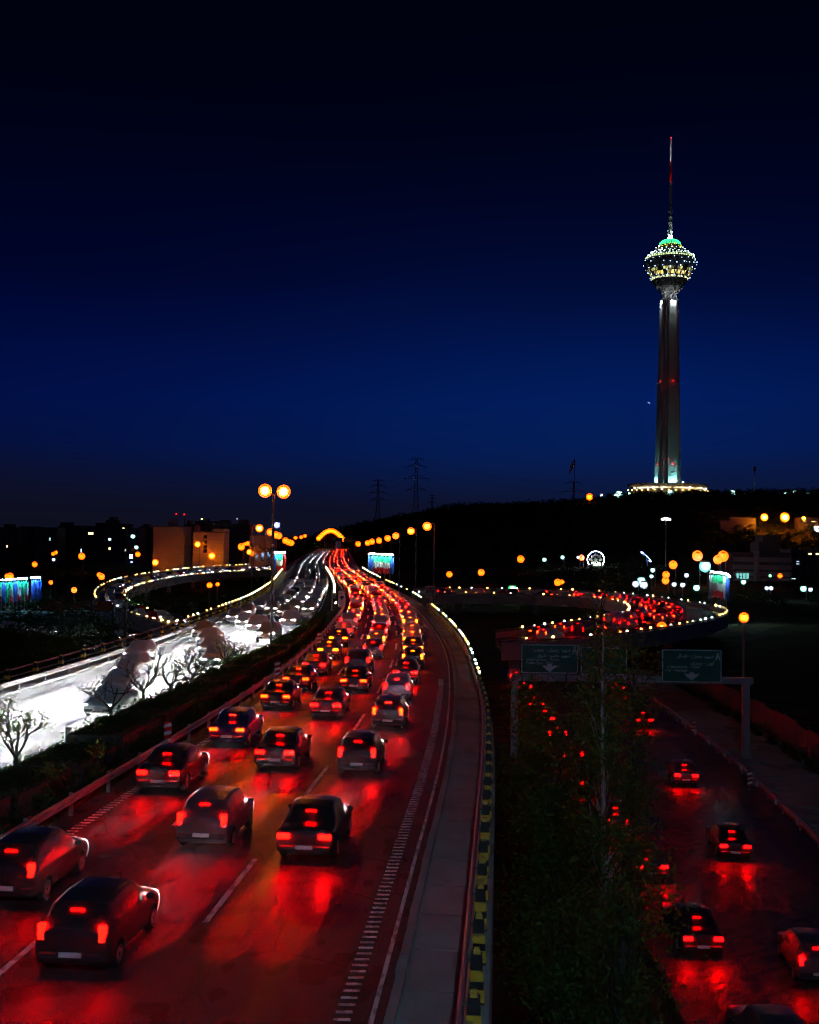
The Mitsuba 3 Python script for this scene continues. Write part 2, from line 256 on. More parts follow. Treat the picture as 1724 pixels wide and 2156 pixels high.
PERSIAN = {
    's1': [[[[579,4],[582,12],[592,9],[602,9],[608,12],[608,22],[597,39],[597,42],[602,46],[605,46],[607,44],[617,25],[621,12],[626,9],[635,9],[640,13],[643,29],[652,27],[650,13],[652,10],[670,9],[671,18],[677,32],[688,41],[695,41],[699,39],[703,33],[704,22],[699,10],[720,10],[724,19],[725,27],[727,28],[734,26],[733,10],[745,9],[749,14],[751,28],[757,28],[760,27],[758,11],[761,9],[770,9],[774,13],[774,20],[769,37],[776,40],[779,39],[784,21],[783,9],[781,5],[774,0],[761,-1],[753,3],[745,-1],[735,-1],[727,4],[719,-1],[707,-1],[707,-14],[702,-19],[697,-21],[688,-21],[680,-18],[674,-12],[671,-1],[654,-1],[648,1],[645,4],[635,-1],[623,-1],[615,4],[604,-1],[591,-1]],[[681,1],[682,-6],[686,-10],[695,-11],[699,-9],[699,-2],[697,0],[692,2]],[[684,25],[680,10],[683,10],[690,13],[693,17],[694,27],[692,31],[688,30]]],[[[741,45],[742,51],[748,53],[747,60],[751,64],[758,62],[758,53],[764,52],[766,49],[765,43],[762,41],[756,42],[754,45],[751,42],[745,41]],[[752,51],[752,49],[755,49],[755,52]]],[[[632,-15],[633,-9],[636,-7],[642,-8],[644,-11],[647,-8],[653,-7],[657,-11],[656,-17],[653,-19],[647,-18],[645,-15],[642,-18],[636,-19]]],[[[398,-16],[399,-13],[413,-7],[421,3],[422,15],[415,30],[422,34],[425,33],[432,13],[437,9],[443,9],[454,28],[459,33],[465,36],[471,36],[478,32],[487,13],[492,9],[512,11],[528,18],[528,21],[516,25],[500,24],[498,31],[498,33],[500,34],[516,35],[528,31],[540,24],[547,24],[547,15],[538,14],[512,1],[503,-1],[489,-1],[483,2],[476,-3],[468,-3],[461,0],[453,7],[450,2],[444,-1],[435,-1],[430,1],[427,-6],[421,-13],[406,-22],[401,-23]],[[459,18],[465,9],[469,7],[475,7],[477,9],[476,16],[470,26],[466,26],[462,23]]],[[[508,-15],[509,-9],[512,-7],[518,-8],[520,-11],[523,-8],[529,-7],[533,-11],[532,-17],[525,-19],[526,-25],[522,-29],[515,-27],[515,-19],[510,-18]],[[520,-15],[519,-17],[522,-17],[522,-15]]],[[[384,70],[394,69],[395,-1],[386,-1]]],[[[314,-5],[315,10],[318,18],[320,18],[327,15],[324,6],[324,-3],[330,-11],[337,-13],[348,-13],[357,-10],[362,-5],[364,1],[364,11],[358,28],[367,31],[374,12],[374,1],[369,-12],[363,-18],[350,-23],[331,-22],[321,-17],[316,-11]]],[[[338,45],[340,48],[346,49],[349,47],[350,41],[348,38],[342,37],[339,39]]],[[[259,30],[284,30],[284,21],[259,21]]],[[[101,-23],[99,-13],[113,-10],[120,-6],[122,-3],[122,-1],[113,-1],[107,1],[101,8],[101,17],[104,25],[109,31],[115,34],[121,34],[129,30],[134,20],[136,9],[150,10],[153,16],[155,28],[164,27],[163,11],[167,9],[189,10],[208,18],[208,21],[197,25],[181,24],[179,33],[185,35],[196,35],[204,33],[218,25],[228,23],[228,15],[216,13],[193,1],[183,-1],[167,-1],[157,3],[148,-1],[133,-1],[127,-13],[120,-18]],[[112,11],[116,9],[125,9],[125,15],[121,23],[116,24],[113,22],[111,17]]],[[[195,-11],[197,-8],[203,-7],[206,-9],[207,-15],[205,-18],[199,-19],[196,-17]]],[[[150,40],[151,46],[154,48],[160,47],[162,44],[161,38],[158,36],[152,37]]],[[[2,13],[2,23],[5,33],[14,31],[12,24],[13,13],[18,9],[28,7],[59,7],[73,9],[80,12],[82,15],[82,21],[77,37],[85,40],[88,37],[92,22],[91,12],[85,4],[72,-1],[56,-3],[27,-3],[16,-1],[5,6]]],[[[41,-17],[42,-11],[45,-9],[51,-10],[53,-13],[52,-19],[49,-21],[43,-20]]]],
    's2': [[[[493,4],[496,12],[506,9],[516,9],[522,12],[522,22],[511,39],[511,42],[516,46],[519,46],[521,44],[531,25],[535,12],[540,9],[549,9],[554,13],[557,29],[566,27],[564,13],[566,10],[584,9],[585,18],[591,32],[602,41],[609,41],[613,39],[617,33],[618,22],[613,10],[634,10],[638,19],[639,27],[641,28],[648,26],[647,10],[659,9],[663,14],[665,28],[671,28],[674,27],[672,11],[675,9],[684,9],[688,13],[688,20],[683,37],[690,40],[693,39],[698,21],[697,9],[695,5],[688,0],[675,-1],[667,3],[659,-1],[649,-1],[641,4],[633,-1],[621,-1],[621,-14],[616,-19],[611,-21],[602,-21],[594,-18],[588,-12],[585,-1],[568,-1],[562,1],[559,4],[549,-1],[537,-1],[529,4],[518,-1],[505,-1]],[[595,1],[596,-6],[600,-10],[609,-11],[613,-9],[613,-2],[611,0],[606,2]],[[598,25],[594,10],[597,10],[604,13],[607,17],[608,27],[606,31],[602,30]]],[[[655,45],[656,51],[662,53],[661,60],[665,64],[672,62],[672,53],[678,52],[680,49],[679,43],[676,41],[670,42],[668,45],[665,42],[659,41]],[[666,51],[666,49],[669,49],[669,52]]],[[[546,-15],[547,-9],[550,-7],[556,-8],[558,-11],[561,-8],[567,-7],[571,-11],[570,-17],[567,-19],[561,-18],[559,-15],[556,-18],[550,-19]]],[[[269,-9],[269,4],[273,16],[284,29],[298,36],[304,36],[308,34],[317,12],[321,9],[331,9],[336,13],[339,29],[348,27],[346,13],[348,10],[382,10],[384,12],[384,18],[361,41],[361,47],[363,51],[371,57],[395,69],[398,69],[401,61],[373,47],[372,44],[389,28],[396,15],[400,11],[406,9],[423,10],[442,18],[442,21],[431,25],[415,24],[413,33],[419,35],[434,34],[454,24],[461,24],[462,18],[461,15],[450,13],[435,4],[417,-1],[400,0],[391,6],[384,1],[376,-1],[350,-1],[341,4],[331,-1],[319,-1],[313,1],[306,-3],[299,-3],[290,1],[281,10],[279,4],[279,-9],[285,-37],[279,-39],[276,-39],[274,-35]],[[289,18],[296,9],[301,7],[307,8],[305,18],[301,25],[291,22]]],[[[328,-15],[329,-9],[332,-7],[338,-8],[340,-11],[343,-8],[349,-7],[353,-11],[352,-17],[349,-19],[343,-18],[341,-15],[338,-18],[332,-19]]],[[[216,30],[241,30],[241,21],[216,21]]],[[[71,-16],[72,-13],[86,-7],[94,3],[95,15],[88,29],[89,31],[95,34],[98,33],[105,13],[109,9],[118,9],[121,11],[126,28],[134,26],[133,10],[145,9],[149,14],[151,28],[157,28],[160,27],[158,11],[161,9],[169,9],[174,13],[174,20],[169,37],[176,40],[179,39],[183,26],[184,14],[183,9],[178,2],[171,-1],[161,-1],[154,3],[145,-1],[135,-1],[127,4],[119,-1],[108,-1],[104,1],[97,-10],[87,-18],[74,-23]]],[[[141,45],[142,51],[148,53],[147,60],[151,64],[158,62],[158,53],[164,52],[166,49],[165,43],[162,41],[156,42],[154,45],[151,42],[145,41]],[[152,51],[152,49],[155,49],[155,52]]],[[[2,0],[3,15],[6,23],[9,25],[16,21],[12,11],[12,2],[16,-5],[27,-9],[40,-9],[48,-7],[58,0],[59,5],[48,6],[39,11],[37,16],[37,23],[40,32],[48,40],[58,41],[64,38],[69,30],[71,23],[71,9],[69,1],[62,-10],[52,-16],[40,-19],[20,-18],[11,-14],[5,-8]],[[48,19],[50,16],[61,16],[60,26],[56,31],[51,31],[49,29],[47,24]]],[[[54,53],[55,59],[58,61],[64,60],[66,57],[65,51],[62,49],[56,50]]],[[[40,53],[41,59],[44,61],[50,60],[52,57],[51,51],[48,49],[42,50]]]],
    's3': [[[[574,4],[577,12],[587,9],[597,9],[603,12],[603,22],[592,39],[592,42],[597,46],[600,46],[602,44],[612,25],[616,12],[621,9],[630,9],[635,13],[638,29],[647,27],[645,13],[647,10],[665,9],[666,18],[672,32],[683,41],[690,41],[694,39],[698,33],[699,22],[694,10],[715,10],[719,19],[720,27],[722,28],[729,26],[728,10],[740,9],[744,14],[746,28],[752,28],[755,27],[753,11],[756,9],[765,9],[769,13],[769,20],[764,37],[771,40],[774,39],[779,21],[778,9],[776,5],[769,0],[756,-1],[748,3],[740,-1],[730,-1],[722,4],[714,-1],[702,-1],[702,-14],[697,-19],[692,-21],[683,-21],[675,-18],[669,-12],[666,-1],[649,-1],[643,1],[640,4],[630,-1],[618,-1],[610,4],[599,-1],[586,-1]],[[675,0],[677,-6],[681,-10],[690,-11],[694,-9],[694,-2],[688,2],[676,2]],[[679,25],[675,10],[678,10],[685,13],[688,17],[689,27],[687,31],[683,30]]],[[[736,45],[737,51],[743,53],[742,60],[746,64],[753,62],[753,53],[759,52],[761,49],[760,43],[757,41],[751,42],[749,45],[746,42],[740,41]],[[747,51],[747,49],[750,49],[750,52]]],[[[627,-15],[628,-9],[631,-7],[637,-8],[639,-11],[642,-8],[648,-7],[652,-11],[651,-17],[648,-19],[642,-18],[640,-15],[637,-18],[631,-19]]],[[[393,-16],[394,-13],[408,-7],[416,3],[417,15],[410,30],[417,34],[420,33],[427,13],[432,9],[438,9],[449,28],[454,33],[460,36],[466,36],[473,32],[482,13],[487,9],[507,11],[523,18],[523,21],[511,25],[495,24],[493,31],[493,33],[495,34],[511,35],[523,31],[535,24],[542,24],[542,15],[533,14],[507,1],[498,-1],[484,-1],[478,2],[471,-3],[463,-3],[456,0],[448,7],[445,2],[439,-1],[430,-1],[425,1],[422,-6],[416,-13],[401,-22],[396,-23]],[[454,18],[460,9],[464,7],[470,7],[472,9],[471,16],[465,26],[461,26],[457,23]]],[[[503,-15],[504,-9],[507,-7],[513,-8],[515,-11],[518,-8],[524,-7],[528,-11],[527,-17],[520,-19],[521,-25],[517,-29],[510,-27],[510,-19],[505,-18]],[[515,-15],[514,-17],[517,-17],[517,-15]]],[[[381,-1],[379,70],[388,70],[390,40],[390,-1]]],[[[309,-5],[310,10],[313,18],[315,18],[322,15],[319,6],[319,-3],[325,-11],[332,-13],[343,-13],[352,-10],[357,-5],[359,1],[359,11],[353,28],[362,31],[369,12],[369,1],[364,-12],[358,-18],[345,-23],[326,-22],[316,-17],[311,-11]]],[[[333,45],[335,48],[341,49],[344,47],[345,41],[343,38],[337,37],[334,39]]],[[[254,30],[279,30],[279,21],[254,21]]],[[[75,12],[73,70],[83,70],[85,15],[86,11],[89,9],[99,9],[110,28],[115,33],[121,36],[127,36],[134,32],[143,13],[147,9],[156,9],[159,11],[164,28],[172,26],[171,10],[183,9],[187,14],[189,28],[195,28],[198,27],[196,11],[199,9],[208,9],[212,13],[212,20],[207,37],[216,40],[222,21],[221,9],[216,2],[209,-1],[199,-1],[192,3],[183,-1],[173,-1],[165,4],[157,-1],[145,-1],[139,2],[132,-3],[124,-3],[117,0],[110,7],[106,2],[100,-1],[84,0],[78,4]],[[115,18],[121,9],[125,7],[131,7],[133,9],[132,16],[126,26],[122,26],[118,23]]],[[[179,45],[180,51],[186,53],[185,60],[189,64],[196,62],[196,53],[202,52],[204,49],[203,43],[200,41],[194,42],[192,45],[189,42],[183,41]],[[190,51],[190,49],[193,49],[193,52]]],[[[2,-5],[3,10],[6,18],[9,18],[15,15],[12,7],[12,-2],[17,-10],[25,-13],[35,-13],[44,-10],[48,-6],[52,9],[50,70],[60,70],[62,15],[60,-2],[54,-14],[48,-19],[41,-22],[25,-23],[11,-18],[5,-12]]]],
    's4': [[[[487,-1],[485,70],[494,70],[496,40],[496,-1]]],[[[439,-13],[455,-9],[462,-3],[462,-1],[449,0],[443,4],[441,8],[441,17],[445,27],[450,32],[455,34],[462,34],[466,32],[471,27],[475,14],[474,0],[470,-9],[461,-17],[447,-22],[440,-22]],[[452,11],[455,9],[463,9],[465,10],[464,19],[460,24],[455,24],[453,22],[451,17]]],[[[339,-5],[340,10],[343,18],[346,18],[352,15],[349,7],[349,-3],[354,-10],[363,-13],[374,-13],[383,-10],[389,-1],[389,10],[385,26],[394,28],[398,14],[403,9],[420,10],[421,13],[421,21],[417,37],[426,40],[431,23],[431,12],[428,5],[420,0],[415,-1],[399,0],[396,-10],[387,-19],[374,-23],[357,-22],[345,-16]]],[[[406,-11],[410,-7],[416,-8],[418,-11],[421,-8],[427,-7],[430,-9],[431,-15],[427,-19],[421,-18],[419,-15],[416,-18],[410,-19],[407,-17]]],[[[363,41],[364,47],[367,49],[373,48],[375,45],[374,39],[371,37],[365,38]]],[[[284,30],[309,30],[309,21],[284,21]]],[[[217,-22],[217,-12],[232,-9],[239,-3],[239,-1],[229,-1],[222,2],[218,8],[218,17],[222,27],[227,32],[232,34],[239,34],[243,32],[250,23],[252,14],[250,-3],[247,-9],[234,-19],[224,-22]],[[229,11],[232,9],[240,9],[242,10],[241,19],[237,24],[232,24],[230,22],[228,17]]],[[[2,13],[4,33],[8,34],[14,32],[12,25],[12,15],[18,9],[28,7],[53,7],[69,11],[70,17],[67,22],[47,40],[47,48],[55,56],[80,69],[83,69],[86,64],[86,60],[62,49],[57,45],[73,30],[83,13],[87,10],[109,10],[128,18],[128,21],[117,25],[100,25],[100,34],[116,35],[128,31],[137,25],[147,24],[147,15],[143,15],[143,13],[149,9],[164,10],[167,16],[169,28],[178,27],[177,12],[178,10],[195,9],[198,12],[196,69],[206,70],[208,11],[206,5],[199,0],[181,-1],[171,3],[162,-1],[148,-1],[140,2],[133,11],[118,3],[103,-1],[85,0],[77,6],[68,0],[60,-2],[27,-3],[17,-1],[8,3]]],[[[164,40],[165,46],[168,48],[174,47],[176,44],[175,38],[172,36],[166,37]]],[[[113,-11],[115,-8],[121,-7],[124,-9],[125,-15],[123,-18],[117,-19],[114,-17]]]],
}

# ---------------------------------------------------------------- the walkway railing: banded posts, a painted pipe, small lamps on the far stretch
def heading(f, y): return math.degrees(math.atan(float(f(y + .5) - f(y - .5))))
def post_mesh(w0, w1, h):
    pts = [[a * w0 / 2, b * w0 / 2, 0] for a in (-1, 1) for b in (-1, 1)] + [[a * w1 / 2, b * w1 / 2, h] for a in (-1, 1) for b in (-1, 1)]
    return trimesh.convex.convex_hull(np.array(pts))
def taper_slice(z0, z1, grow=0.004, w0=0.34, w1=0.22, h=0.98):
    wa, wb = (w0 + (w1 - w0) * z / h for z in (z0, z1))
    return trimesh.convex.convex_hull(np.array([[a * (w / 2 + grow), b * (w / 2 + grow), z] for w, z in ((wa, z0), (wb, z1)) for a in (-1, 1) for b in (-1, 1)]))
P_POST = mikit.ply(post_mesh(0.34, 0.22, 0.98))
P_BANDS = [mikit.ply(taper_slice(0.05, 0.30, 0.006)), mikit.ply(taper_slice(0.46, 0.68, 0.006)),
           mikit.ply(trimesh.convex.convex_hull(np.array([[a * .118, b * .118, .84] for a in (-1, 1) for b in (-1, 1)] + [[a * .05, b * .05, 1.10] for a in (-1, 1) for b in (-1, 1)])))]
def railing(key, f, y0, y1, near, lamps, step=2.2):
    y, n = y0, 0
    while y < y1:
        x = float(f(y)); a = -heading(f, y); t = T().translate([x + 0.18, y, 0.02]).rotate([0, 0, 1], a)
        p = put('post', key, P_POST, 'black_paint', t)
        for b in P_BANDS: put('band', p, b, 'yellow_paint', t)
        if y < near:
            bx('clamp', p, (x + 0.02, y, 0.86), (0.22, 0.06, 0.05), 'clamp_green', a)
        if y < near and n % 2 == 0:
            bx('junction_box', key, (x + 0.10, y + 0.9, 0.62), (0.09, 0.3, 0.22), 'steel', a)
        y += step; n += 1
    ys = np.arange(y0, y1 + 1, 1.5)
    P = np.stack([f(ys) - 0.07, ys, np.full_like(ys, 0.92)], -1); mesh('pipe', key, tube_mesh(P, 0.055), 'pink_pipe', 40)
    P = np.stack([f(ys) + 0.02, ys, np.full_like(ys, 0.5)], -1); mesh('pipe', key, tube_mesh(P, 0.035), 'steel', 40)
    for v, warm in lamps:
        x = float(f(v)); L = np.array([3.2, 2.0, .5]) if warm else np.array([2.0, 3.0, 2.5])
        ball('lamp', key, (x + 0.18, v, 1.19), 0.07 + 0.0004 * v, 'lamp_lens', (L * rng.uniform(.12, .9), 0.02))
rail_r = thing('walkway_railing', 'railing of yellow and black banded posts with a pink pipe along the right walkway', 'railing')
lamps = []; v = 72.0
while v < 330:
    if rng.random() < (0.9 if v < 110 else .62): lamps.append((v, rng.random() < 0.35 if v < 90 else rng.random() < 0.6))
    v += rng.uniform(1.9, 2.8) if v < 120 else rng.uniform(2.6, 4.2)
railing(rail_r, para, 19.2, 150, 84, lamps)
rail_l = thing('verge_railing', 'dark pipe railing with banded posts along the far side of the left carriageway', 'railing')
lamps = [(v, rng.random() < 0.7) for v in np.arange(112, 300, 2.6) if rng.random() < 0.9]
railing(rail_l, lambda y: ed('whiteL', y) - 2.3, 44, 200, 60, lamps, 4.4)

# ---------------------------------------------------------------- steel guard rails
def beam_profile(f, ys, z0=0.45, side=1):
    prof = np.array([[0, 0.0], [0.05, 0.04], [0.05, 0.10], [0.0, 0.155], [0.05, 0.21], [0.05, 0.27], [0, 0.31], [-0.02, 0.31], [-0.02, 0.0]])
    x = f(ys); P = np.stack([x[:, None] + side * prof[None, :, 0], np.repeat(ys[:, None], len(prof), 1), np.full((len(ys), 1), z0) + prof[None, :, 1]], -1)
    m = grid_mesh(P); return m
def guard_rail(label, f, y0, y1, side, step, refl, dz=0.0, zf=None):
    key = thing('guard_rail', label, 'guard rail')
    ys = np.arange(y0, y1, 2.0); n = 12.0; y = y0; k = 0
    while y < min(y1, 150):
        s = np.linspace(y, min(y + n - 0.03, y1), 5); mesh('beam', key, beam_profile(f, s, 0.45 + dz, side), 'galvanised', 30); y += n
    if y < y1: mesh('beam', key, beam_profile(f, np.arange(y, y1, 3.0), 0.45 + dz, side), 'galvanised', 30)
    y = y0 + 0.6
    while y < min(y1, 170):
        x = float(f(y)); bx('post', key, (x - side * 0.12, y, 0.36 + dz), (0.12, 0.10, 0.84), 'galvanised', -heading(f, y))
        if refl and k % 2 == 0: bx('reflector', key, (x + side * 0.0, y - 0.05, 0.80 + dz), (0.1, 0.03, 0.1), 'red_sheet')
        y += step; k += 1
    return key
guard_rail('corrugated guard rail with small red reflectors on the hedge side of the right carriageway', lambda y: ed('redL', y) - 0.15, 20, 420, 1, 3.6, True)
guard_rail('corrugated guard rail on the far edge of the left carriageway', lambda y: ed('whiteL', y) - 0.55, 40, 420, 1, 4.0, False)

# concrete barrier with lamps where the median narrows
bar = thing('median_barrier', 'concrete barrier with a string of small lamps where the median narrows', 'barrier')
mb = lambda y: (ed('whiteR', y) + ed('redL', y)) / 2 - 0.2
y = 176.0
while y < 420:
    a = heading(mb, y + 3); bx('barrier_block', bar, (float(mb(y + 3)), y + 3, 0.5), (0.45, 5.94, 0.9), 'concrete', -a); y += 6
for v in np.arange(178, 330, 2.4): ball('lamp', bar, (float(mb(v)), v, 1.1), 0.11 + .0004 * v, 'lamp_lens', ((1.2, 1.1, .6), 0.01))
for v in (150.0, 153.5): ball('lamp', bar, (float(ed('redL', v)) - 1.3 + 0.0, v, 0.9), 0.1, 'lamp_lens', ((3, 3, 2.6), 0.02))

# ---------------------------------------------------------------- trees, hedges and shrubs of the median
def leaves(P, size, flat=0.0):
    n = len(P); a = rng.normal(size=(n, 3)); a[:, 2] *= 1 - flat; a /= np.linalg.norm(a, axis=1, keepdims=True)
    b = np.cross(a, rng.normal(size=(n, 3))); b /= np.linalg.norm(b, axis=1, keepdims=True) + 1e-9
    s = size * rng.uniform(0.6, 1.3, (n, 1))
    V = np.stack([P - a * s, P + b * s * 0.42, P + a * s, P - b * s * 0.42], 1).reshape(-1, 3); i = np.arange(n)[:, None] * 4
    return trimesh.Trimesh(V, np.vstack([i + [0, 1, 2], i + [0, 2, 3]]), process=False)
def bare_tree(x, y, h, label, seed, leafy=0):
    r = np.random.default_rng(seed); key = thing('bare_tree', label, 'tree', None)
    z0 = 0.16; base = np.array([x, y, z0]); fork = base + [r.normal(0, .06), r.normal(0, .06), h * 0.34]
    mesh('trunk', key, tube_mesh([base, base * 0.5 + fork * 0.5 + r.normal(0, .03, 3), fork], [0.10, 0.085, 0.08]), 'bark', 40)
    tips = []
    def grow(p, d, L, rad, depth, out):
        n = 4; pts = [p]
        for k in range(n):
            d = d + r.normal(0, 0.16, 3) + [0, 0, 0.05]; d /= np.linalg.norm(d); pts.append(pts[-1] + d * L / n)
        out.append(tube_mesh(pts, np.linspace(rad, rad * 0.55, n + 1), 5 if depth else 6)); tips.append(pts[-1])
        if depth < 3:
            for _ in range(3 if depth < 2 else 2):
                q = pts[r.integers(2, n + 1)]; e = d + r.normal(0, 0.55, 3); e[2] = abs(e[2]) * 0.8 + 0.1; e /= np.linalg.norm(e)
                grow(q, e, L * r.uniform(.5, .75), rad * 0.55, depth + 1, out)
    for k in range(r.integers(4, 6)):
        an = k * 2 * math.pi / 4.6 + r.uniform(-.4, .4); d = np.array([math.cos(an) * .75, math.sin(an) * .75, 0.8]); out = []
        grow(fork, d / np.linalg.norm(d), h * r.uniform(.30, .42), 0.055, 0, out); mesh('branch', key, cat_(out), 'bark', 50)
    if leafy:
        P = np.repeat(np.array(tips), leafy, 0); mesh('foliage', key, leaves(P + r.normal(0, .12, P.shape), 0.07), 'shrub_leaf')
def med(px, py): return at(px, py, 0.16)
for i, (px, py, h, lab, lf) in enumerate([
        (37, 1650, 3.3, 'bare pruned tree nearest the left edge, young leaves low on its stem', 4), (235, 1545, 3.6, 'spreading bare tree in the median hedge, widest crown against the white traffic', 0),
        (300, 1500, 3.7, 'bare tree with two stems behind the widest bare tree', 0), (358, 1475, 2.6, 'small thin bare tree beside the twin stemmed one', 1),
        (402, 1452, 2.7, 'low bare tree halfway along the median hedge', 0), (440, 1440, 2.0, 'short bare tree just before the twin lamp', 1), (475, 1416, 2.6, 'thin bare tree with upright twigs near the lamp post', 1), (500, 1404, 2.2, 'last bare tree before the tall twin lamp', 1)]):
    p = med(px, py); bare_tree(p[0], p[1], h * .88, lab, 40 + i, lf)
hedge_edges = [18, 25, 31, 37, 42, 47, 53, 59, 66, 73, 80, 88, 97, 106, 116, 128]
for i in range(len(hedge_edges) - 1):
    ya, yb = hedge_edges[i] + 0.15, hedge_edges[i + 1] - 0.15; ym = (ya + yb) / 2
    a, b = float(ed('whiteR', ym)) + 1.15, float(ed('redL', ym)) - 1.25; h = rng.uniform(0.85, 1.15)
    if b - a < 0.6: a, b = (a + b) / 2 - .5, (a + b) / 2 + .5
    key = thing('box_hedge', f'dark clipped hedge block in the median, {["nearest", "second", "third", "fourth", "fifth", "sixth", "seventh", "eighth", "ninth", "tenth", "eleventh", "twelfth", "thirteenth", "fourteenth", "fifteenth"][i]} from the camera', 'hedge', 'hedge blocks of the median')
    n = int(1900 * (yb - ya) / 6); u = rng.uniform(-1, 1, (n, 3)); m = np.argmax(np.abs(u) * [1, 1, 1.15], 1); u[np.arange(n), m] = np.sign(u[np.arange(n), m]); u[:, 2] = np.abs(u[:, 2])
    bump = 1 + 0.10 * (meshkit.fbm(u * 3 + i * 7.1, 3, 2) - .5)
    yy = ym + u[:, 1] * (yb - ya) / 2; cx = (a + b) / 2 + (ed('redL', yy) - ed('redL', ym))
    P = np.stack([cx + u[:, 0] * bump * (b - a) / 2, yy, 0.16 + u[:, 2] * bump * h], -1)
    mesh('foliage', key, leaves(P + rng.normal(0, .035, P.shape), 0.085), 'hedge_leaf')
    ang = -math.degrees(math.atan(float(ed('redL', yb) - ed('redL', ya)) / (yb - ya)))
    bx('twig_core', key, ((a + b) / 2, ym, 0.16 + h * 0.45), ((b - a) * 0.86, (yb - ya) * 0.95, h * 0.86), 'bark', ang)
for i, (px, py, h, lab) in enumerate([(205, 1660, 1.5, 'pale green young shrub standing above the hedge near the left edge'), (190, 1592, 1.4, 'twin stemmed leafy shrub above the hedge below the widest bare tree'), (430, 1500, 1.2, 'small leafy shrub in the hedge right of the low bare tree'),
                                     (400, 1520, 1.1, 'low leafy shrub near the largest striped marker'), (610, 1375, 1.2, 'leafy shrub past the twin lamp beside the striped marker'), (640, 1340, 1.4, 'bushy shrub at the narrow end of the median'), (545, 1420, 1.2, 'leafy shrub below the tall twin lamp'), (100, 1720, 1.6, 'leafy shrub in the hedge nearest the camera')]):
    p = med(px, py); key = thing('leafy_shrub', lab, 'shrub')
    stems = [tube_mesh([p, p + [rng.normal(0, .1), rng.normal(0, .1), h * .5], p + [rng.normal(0, .25), rng.normal(0, .25), h]], [.03, .02, .01], 5) for _ in range(4)]
    mesh('stem', key, cat_(stems), 'bark')
    P = np.concatenate([s.vertices[-30:] for s in stems]); P = P[rng.integers(0, len(P), 420)] + rng.normal(0, .16, (420, 3)) - [0, 0, .15]
    mesh('foliage', key, leaves(P, 0.075), 'shrub_leaf')
# striped red and white markers, a grey post
def marker(p, h, w, label, n=5):
    key = thing('striped_marker', label, 'marker'); x, y, z = p
    rod('post', key, (x, y + .03, z), (x, y + .03, z + h), 0.03, 'steel')
    bx('panel', key, (x, y - .02, z + h * 0.62), (w, 0.03, h * 0.72), 'red_sheet')
    hh = h * 0.72
    for k in range(3):
        zc = z + h * 0.62 - hh / 2 + hh * (k + .5) / 3
        m = trimesh.creation.extrude_polygon(__import__('shapely').Polygon([(-w / 2, -.05 * hh - .05), (w / 2, -.05 * hh + .03), (w / 2, .1 * hh + .03), (-w / 2, .1 * hh - .05)]), 0.006)
        mesh('stripe', key, m, 'white_sheet', False, None, T().translate([x, y - .037, zc]).rotate([1, 0, 0], 90))
for px, py, h, w, lab in [(370, 1585, 1.35, .30, 'red and white striped marker nearest the camera on the hedge guard rail'), (595, 1436, 1.35, .34, 'second red and white striped marker along the hedge guard rail'), (680, 1364, 1.3, .36, 'third striped marker along the curving guard rail'), (717, 1325, 1.3, .36, 'farthest striped marker below the white oval sign')]:
    p = at(px, py, 0.16); p[0] -= 0.35; marker(p, h, w, lab)
p = at(143, 1578, 0.16); key = thing('grey_post', 'short grey post at the edge of the hedge beside the white traffic', 'post')
bx('shaft', key, (p[0], p[1], .6), (.2, .2, .9), 'steel'); bx('cap', key, (p[0], p[1], 1.09), (.24, .24, .06), 'dark_steel')

